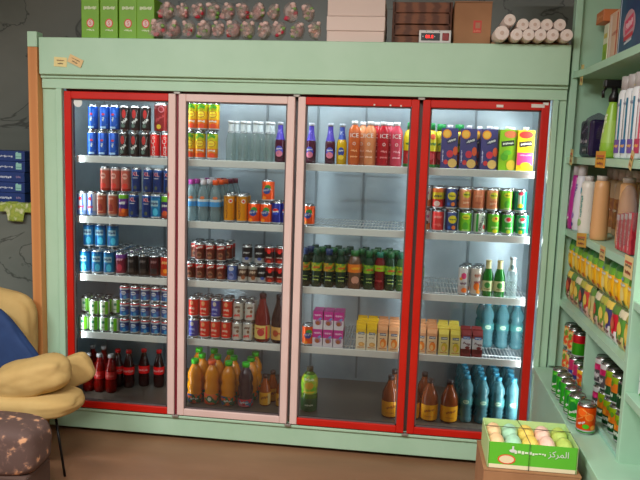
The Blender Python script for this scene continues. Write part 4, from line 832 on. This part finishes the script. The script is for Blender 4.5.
# packets in two layers on the fourth side shelf
def packet(key, cols, spec, w=.081, h=.151):
    b = B(); n = 8; mm = 8; zz_ = [0]+[h*q for q, _ in cols]
    def P(i, z_, side):
        u = -1+2*i/n; v = z_/h*2-1
        t_ = .019*(1-u**4)*(1-v**4)+.001; wob = .002*math.sin(9*u+7*v)
        return (side*t_+wob, u*w/2*(1-.06*(1-abs(v))), z_)
    z0 = 0
    for q, col in cols:
        z1 = h*q; mt = M(col,.3) if isinstance(col, tuple) else col
        for side in (-1, 1):
            vs = [P(i, z0+(z1-z0)*j/4, side) for j in range(5) for i in range(n+1)]
            fs = [[j*(n+1)+i, j*(n+1)+i+1, (j+1)*(n+1)+i+1, (j+1)*(n+1)+i] for j in range(4) for i in range(n)]
            b.add(vs, fs, mt, True)
        z0 = z1
    p = [('packet_body', b.mesh('packet_body'), None)]
    pb = B()
    def place(u, z_, off):
        a = -u/(w/2); v = z_/h*2-1
        return (-(.019*(1-min(1,abs(a))**4)*(1-v**4)+.003+off), -u, z_)
    marks(pb, spec, place); p.append(('printed_label', pb.mesh('printed_label'), 0))
    kind(key, 'snack_packet', 'packet', '', p, h, w/2)
packet('pkt_u1', [(.10,(214,190,90)),(.62,(238,178,20)),(.80,(110,170,50)),(1,(44,110,50))], [('disc',.0,.045,.026,.030,(244,196,40)),('scrib',0,.085,.05,.014,(236,240,220)),('disc',.012,.02,.010,.010,(206,80,30)),('disc',-.02,.100,.010,.008,(190,220,110))])
packet('pkt_u2', [(.10,(180,200,110)),(.62,(232,196,60)),(.80,(130,180,70)),(1,(50,120,60))], [('disc',.0,.045,.022,.030,(240,220,130)),('scrib',0,.085,.05,.014,(210,226,236)),('disc',.012,.02,.010,.010,(70,120,60)),('disc',.0,.105,.012,.006,(120,150,200))])
LC = [((216,190,160),(120,40,40)),((220,150,130),(206,160,60)),((206,190,150),(90,140,70)),((150,150,170),(60,70,70)),((226,180,160),(206,70,60)),((220,190,130),(190,180,120)),((200,170,150),(60,120,50)),((226,190,150),(120,160,60)),((226,214,214),(70,60,120)),((232,220,220),(200,30,50)),((206,190,120),(90,150,60)),((200,150,110),(230,180,40))]
for i, (a_, c_) in enumerate(LC):
    packet('pkt_l%d' % i, [(.34,a_),(.76,c_),(.95,((236,204,90),(96,140,60),(226,214,180),(180,176,70))[i % 4]),(1,(96,110,60))], [('disc',.004,.075,.020,.028,(236,206,90) if i % 3 else (206,90,60)),('scrib',0,.03,.05,.02,(120,60,50)),('disc',-.014,.05,.012,.016,(80,150,60)),('scrib',0,.118,.05,.008,(90,120,70)),('disc',.016,.05,.008,.01,c_)])
n = 12
lows = ['cream and maroon','rose and gold','beige and green','grey violet and black','pink and red','pale gold','tan and dark green','peach and lime','lilac and white','white and crimson','khaki and green','brown and yellow']
for i in range(n):
    y = -.055-.0825*i
    r_ = put('pkt_l%d' % i, 2.545, y, .881, '%s packet in the lower layer, %s from the cooler' % (lows[i], ORD[i] if i < 11 else 'twelfth'), 'packets on the fourth side shelf', rnd.uniform(-.12,.12))
    r_ = put('pkt_u1' if i % 3 != 1 else 'pkt_u2', 2.545, y, 1.033, 'green topped %s packet in the upper layer, %s from the cooler' % ('yellow' if i % 3 != 1 else 'pale gold', ORD[i] if i < 11 else 'twelfth'), 'packets on the fourth side shelf')
    r_ = put('pkt_u1' if i % 3 != 1 else 'pkt_u2', 2.595, y-.01, 1.040, 'green topped packet behind the upper layer, %s from the cooler' % (ORD[i] if i < 11 else 'twelfth'), 'packets on the fourth side shelf', rnd.uniform(-.1,.1))
# props under the second row (rear board that carries it)
# cans in the lower bays
def cans(rows_, where):
    for (kk, x, y, z_, lb) in rows_: put(kk, x, y, z_, lb, where, -PI/2+rnd.uniform(-.5,.5))
zf = .5405; zu = zf+.1165
cans([('pkb',2.555,-.29,zf,'pink and blue can, lower layer, beside the small divider bay'),('orfl',2.56,-.055,zf,'orange floral can, bottom of the pair against the end panel'),('ored',2.555,-.37,zf,'orange fruit can, lower layer, second from small divider'),('ored',2.555,-.45,zf,'orange fruit can, lower layer, touching the small divider'),
      ('orfl',2.56,-.135,zf,'orange floral can, bottom layer, second from end panel'),('pkb',2.555,-.21,zf,'pink and blue can, lower layer, next to the floral cans'),
      ('orfl',2.56,-.055,zu,'orange floral can, upper layer, against the end panel'),('orfl',2.56,-.135,zu,'orange floral can, upper layer, second from end panel'),('grr',2.565,-.215,zu,'green can with red top, upper layer, beside floral cans')], 'cans in the far lower bay')
cans([('grr',2.64,-.25,zu,'green can with red top, upper layer, set back beside floral cans'),('orfl',2.64,-.06,zu,'orange floral can, upper layer, second row, by end panel'),('dgn',2.64,-.33,zf,'dark green can at the back of the far lower bay'),('grr',2.64,-.25,zf,'green can with red top, lower layer, set back'),('orfl',2.64,-.06,zf,'orange floral can, lower layer, second row, by end panel'),('dgn',2.64,-.42,zf,'dark green can at the back touching the small divider')], 'cans in the far lower bay')
near = []
ys = [-.585,-.662,-.739,-.816,-.893,-.970]
nm = ['against the small divider','second from small divider','third from small divider','third from tall divider','second from tall divider','against the tall divider']
for i, y in enumerate(ys):
    near.append((('wpk','dgo','dgo','dgo','dgo','orc')[i], 2.57, y, zf+.0, '%s can, lower layer, near bay, %s' % (('white and pink','green and orange','green and orange','green and orange','green and orange','orange')[i], nm[i])))
    near.append((('wpk','wpk','dgo','dgo','dgn','orc')[i], 2.57, y, zu, '%s can, upper layer, near bay, %s' % (('white and pink','white and pink','green and orange','green and orange','dark green','orange')[i], nm[i])))
near = [q for q in near if q]
for i, y in enumerate(ys):
    near.append(('wpk' if i < 2 else 'dgn', 2.645, y, zf, '%s can, lower layer, rear row, %s' % ('white pink' if i < 2 else 'dark green', nm[i])))
    near.append(('wpk' if i < 1 else 'dgn', 2.645, y, zu, '%s can, upper layer, rear row, %s' % ('white pink' if i < 1 else 'dark green', nm[i])))
cans(near, 'cans in the near lower bay')
# cans on the ledge
for i, (x, y) in enumerate(((2.446,-.405),(2.448,-.480),(2.448,-.560),(2.446,-.645),(2.443,-.728))):
    put('lgr', x, y, .5405, 'bright green soda can on the ledge, %s from the cooler' % ORD[i], 'green cans on the ledge', rnd.uniform(-.9,-.2))
put('orc', 2.455, -.822, .5405, 'orange can with fruit slices, nearest the box on the ledge', None, -.35)
# next bay
sbox('carton', 'white blue and green floral pack beyond the tall divider', 'carton', -1.09,-1.20,2.54,.06,.791,.235,tex((226,226,226),(60,150,60),14,'voronoi',c3=(110,150,200),lo=0,hi=.66),[('scrib',0,.16,.06,.02,(60,80,160)),('disc',0,.08,.03,.03,(110,180,60))])
# price tags on shelf edges
TG = [(2.503, -0.111, 1.923)+((206,186,120),.05,.09,.10), (2.475, -0.159, 1.558)+((200,186,120),.05,.07,.1), (2.503, -0.534, 1.553)+((226,160,50),.14,.065,0), (2.503, -0.924, 1.555)+((206,180,120),.035,.065,.4),
      (2.503, -0.342, 1.207)+((222,170,60),.16,.06,-.1), (2.503, -0.675, 1.2)+((210,186,120),.07,.055,0), (2.503, -0.996, 1.199)+((226,200,140),.09,.075,0)]
tl = ['tan price tag hanging on the top side shelf edge','small tan price tag at the cooler end of second side shelf','orange price tag under the spray bottle','tan price tag tilted under the striped white bottles','yellow orange price tag under the white lotion bottle','small tan price tag between two tags on third side shelf','cream price tag under the red sachets']
for i, (x, y, zt, col, w, h, rt) in enumerate(TG):
    t = thing('price_tag', tl[i], 'tag', (x, y, zt), 0, 'price tags on the side shelves')
    B().box(-.0012,0,-w/2,w/2,-h/2,h/2,M(col,.6)).build('card', t)
    pb = B(); marks(pb, [('rect',0,h*.2,w*.8,h*.12,(200,80,40)),('scrib',0,h*.05,w*.7,h*.16,(110,70,30)),('scrib',0,-h*.25,w*.6,h*.2,(150,60,30))], flat_x(-.0014)); pb.build('printed_label', t)
    t.rotation_euler = (rt, 0, 0)

# ------------------------------------------------------------------ green tray of sweets beside the ledge
bx0, bx1, by0, by1, bz = 2.070, 2.362, -1.105, -.905, .502
t = thing('cardboard_carton', 'brown cardboard carton under the green tray beside the ledge', 'box', ((bx0+bx1)/2, -1.0, 0))
B().box(-.16,.16,-.12,.12,0,.495,CB,.003).build('box_body', t); B().box(-.161,.161,-.121,.121,.4955,.4995,CB).build('lid_flap', t)
t = thing('confectionery_tray', 'green printed display tray holding rows of pastel cakes', 'tray', ((bx0+bx1)/2, -1.005, .5005), 0)
LG = M((96,190,50),.4); PG = M((190,220,150),.4)
w, d = (bx1-bx0)/2, .10
B().box(-w, w, -d, d, 0, .004, LG).build('tray_base', t)
B().box(-w, w, -d, -d+.003, 0, .092, LG).build('front_panel', t); B().box(-w, w, d-.003, d, 0, .098, PG).build('back_panel', t)
for q in (-1, 1): B().box(q*w-.0015, q*w+.0015, -d, d, 0, .095, PG).build('side_panel', t)
pb = B(); marks(pb, [('rect',0,.008,.286,.014,(236,226,190)),('disc',-.085,.034,.030,.018,(226,90,50)),('disc',-.085,.034,.025,.014,(240,220,180)),('text','\uFEB0\uFEDB\uFEAE\uFEE4\uFEDF\uFE8D',.030,.085,.064,W_),('scrib',-.01,.062,.10,.014,(226,240,210)),('disc',-.066,.066,.012,.006,W_),('rect',-.066,.074,.006,.018,W_)], on_flat(-d-.0005)); pb.build('printed_label', t)
cols = [((232,190,140),'cream'),((160,208,176),'mint'),((236,200,90),'yellow'),((232,190,170),'pink'),((176,200,90),'green')]
for i, (c_, nm_) in enumerate(cols):
    for j in range(2):
        x = (bx0+bx1)/2-.114+.057*i; y = -1.048+.09*j
        tt = thing('cake', '%s round cake in the %s row of the green tray' % (nm_, 'front' if j == 0 else 'back'), 'cake', (x, y, .506), 0, 'pastel cakes in the green tray')
        B().bm(blob(.0282,.046,.032,i*3+j,.06,3,1.5), tex(c_, tuple(min(255,q+26) for q in c_), 30, rough=.6, lo=.3, hi=.7), True).build('cake_top', tt, (0,0,.062))
        B().lathe([(.018,.0),(.024,.03),(.0255,.06)], M(tuple(int(q*.93) for q in c_),.7), 14).build('paper_cup', tt)
b = B(); b.tube([(bx0-.002,-.98,.600),(bx1+.002,-.985,.600)], .0012, M((60,44,40),.5), 5); b.tube([(2.205,by0-.004,.50),(2.205,by0-.004,.597),(2.20,-1.0,.602),(2.19,by1+.004,.601),(2.19,by1+.004,.50)], .0012, M((60,44,40),.5), 5)
o = b.build('elastic_cord', None); tag(o, 'thin dark elastic cord tied around the green tray', 'cord')

# ------------------------------------------------------------------ light
SAT = 1.0
def area(name, loc, rot, sx, sy, power, col=(1,1,1)):
    l = bpy.data.lights.new(name, 'AREA'); l.shape = 'RECTANGLE'; l.size = sx; l.size_y = sy; l.energy = power; l.color = col
    o = bpy.data.objects.new(name, l); C.objects.link(o); o.location = loc; o.rotation_euler = rot; return o
area('ceiling_lamp', (1.0,-2.7,2.96), (0,0,0), 1.2, .3, 80, (1,.97,.92))
area('ceiling_lamp', (2.9,-3.5,2.96), (0,0,0), 1.2, .3, 70, (1,.97,.92))
area('ceiling_lamp', (-.7,-3.4,2.96), (0,0,0), 1.2, .3, 115, (.94,.98,1))
area('cooler_light', (1.2,.06,1.835), (math.radians(25),0,0), 2.3, .03, 9, (.85,.95,1))
for x, e, a in ((.05,2.0,-50),(.6,1.8,0),(1.2,1.4,0),(1.8,2.2,0),(2.385,7.5,50)):
    area('cooler_light', (x,.056,1.0), (math.radians(90),0,math.radians(a)), .025, 1.55, e, (.85,.95,1))
wd = bpy.data.worlds.new('World'); SC.world = wd; wd.use_nodes = True
wd.node_tree.nodes['Background'].inputs[0].default_value = (.9,.95,1,1); wd.node_tree.nodes['Background'].inputs[1].default_value = .3

# ------------------------------------------------------------------ camera
cam = bpy.data.cameras.new('Camera'); co = bpy.data.objects.new('Camera', cam); C.objects.link(co)
R_ = [[0.991658, -0.048541, 0.119408, 1.74988], [0.124703, 0.126885, -0.984047, -3.43011], [0.032616, 0.990729, 0.13188, 1.56592]]
co.matrix_world = Matrix([R_[0], R_[1], R_[2], [0,0,0,1]])
cam.sensor_fit = 'HORIZONTAL'; cam.sensor_width = 36; cam.lens = 699.345*36/640; cam.clip_start = .05
SC.camera = co
SC.view_settings.view_transform = 'Standard'; SC.view_settings.look = 'None'; SC.view_settings.gamma = 1
SC.view_settings.use_curve_mapping = False; SC.view_settings.exposure = 0.0
SC.cycles.transparent_max_bounces = 24; SC.cycles.max_bounces = 8
SC.cycles.caustics_reflective = False; SC.cycles.caustics_refractive = False
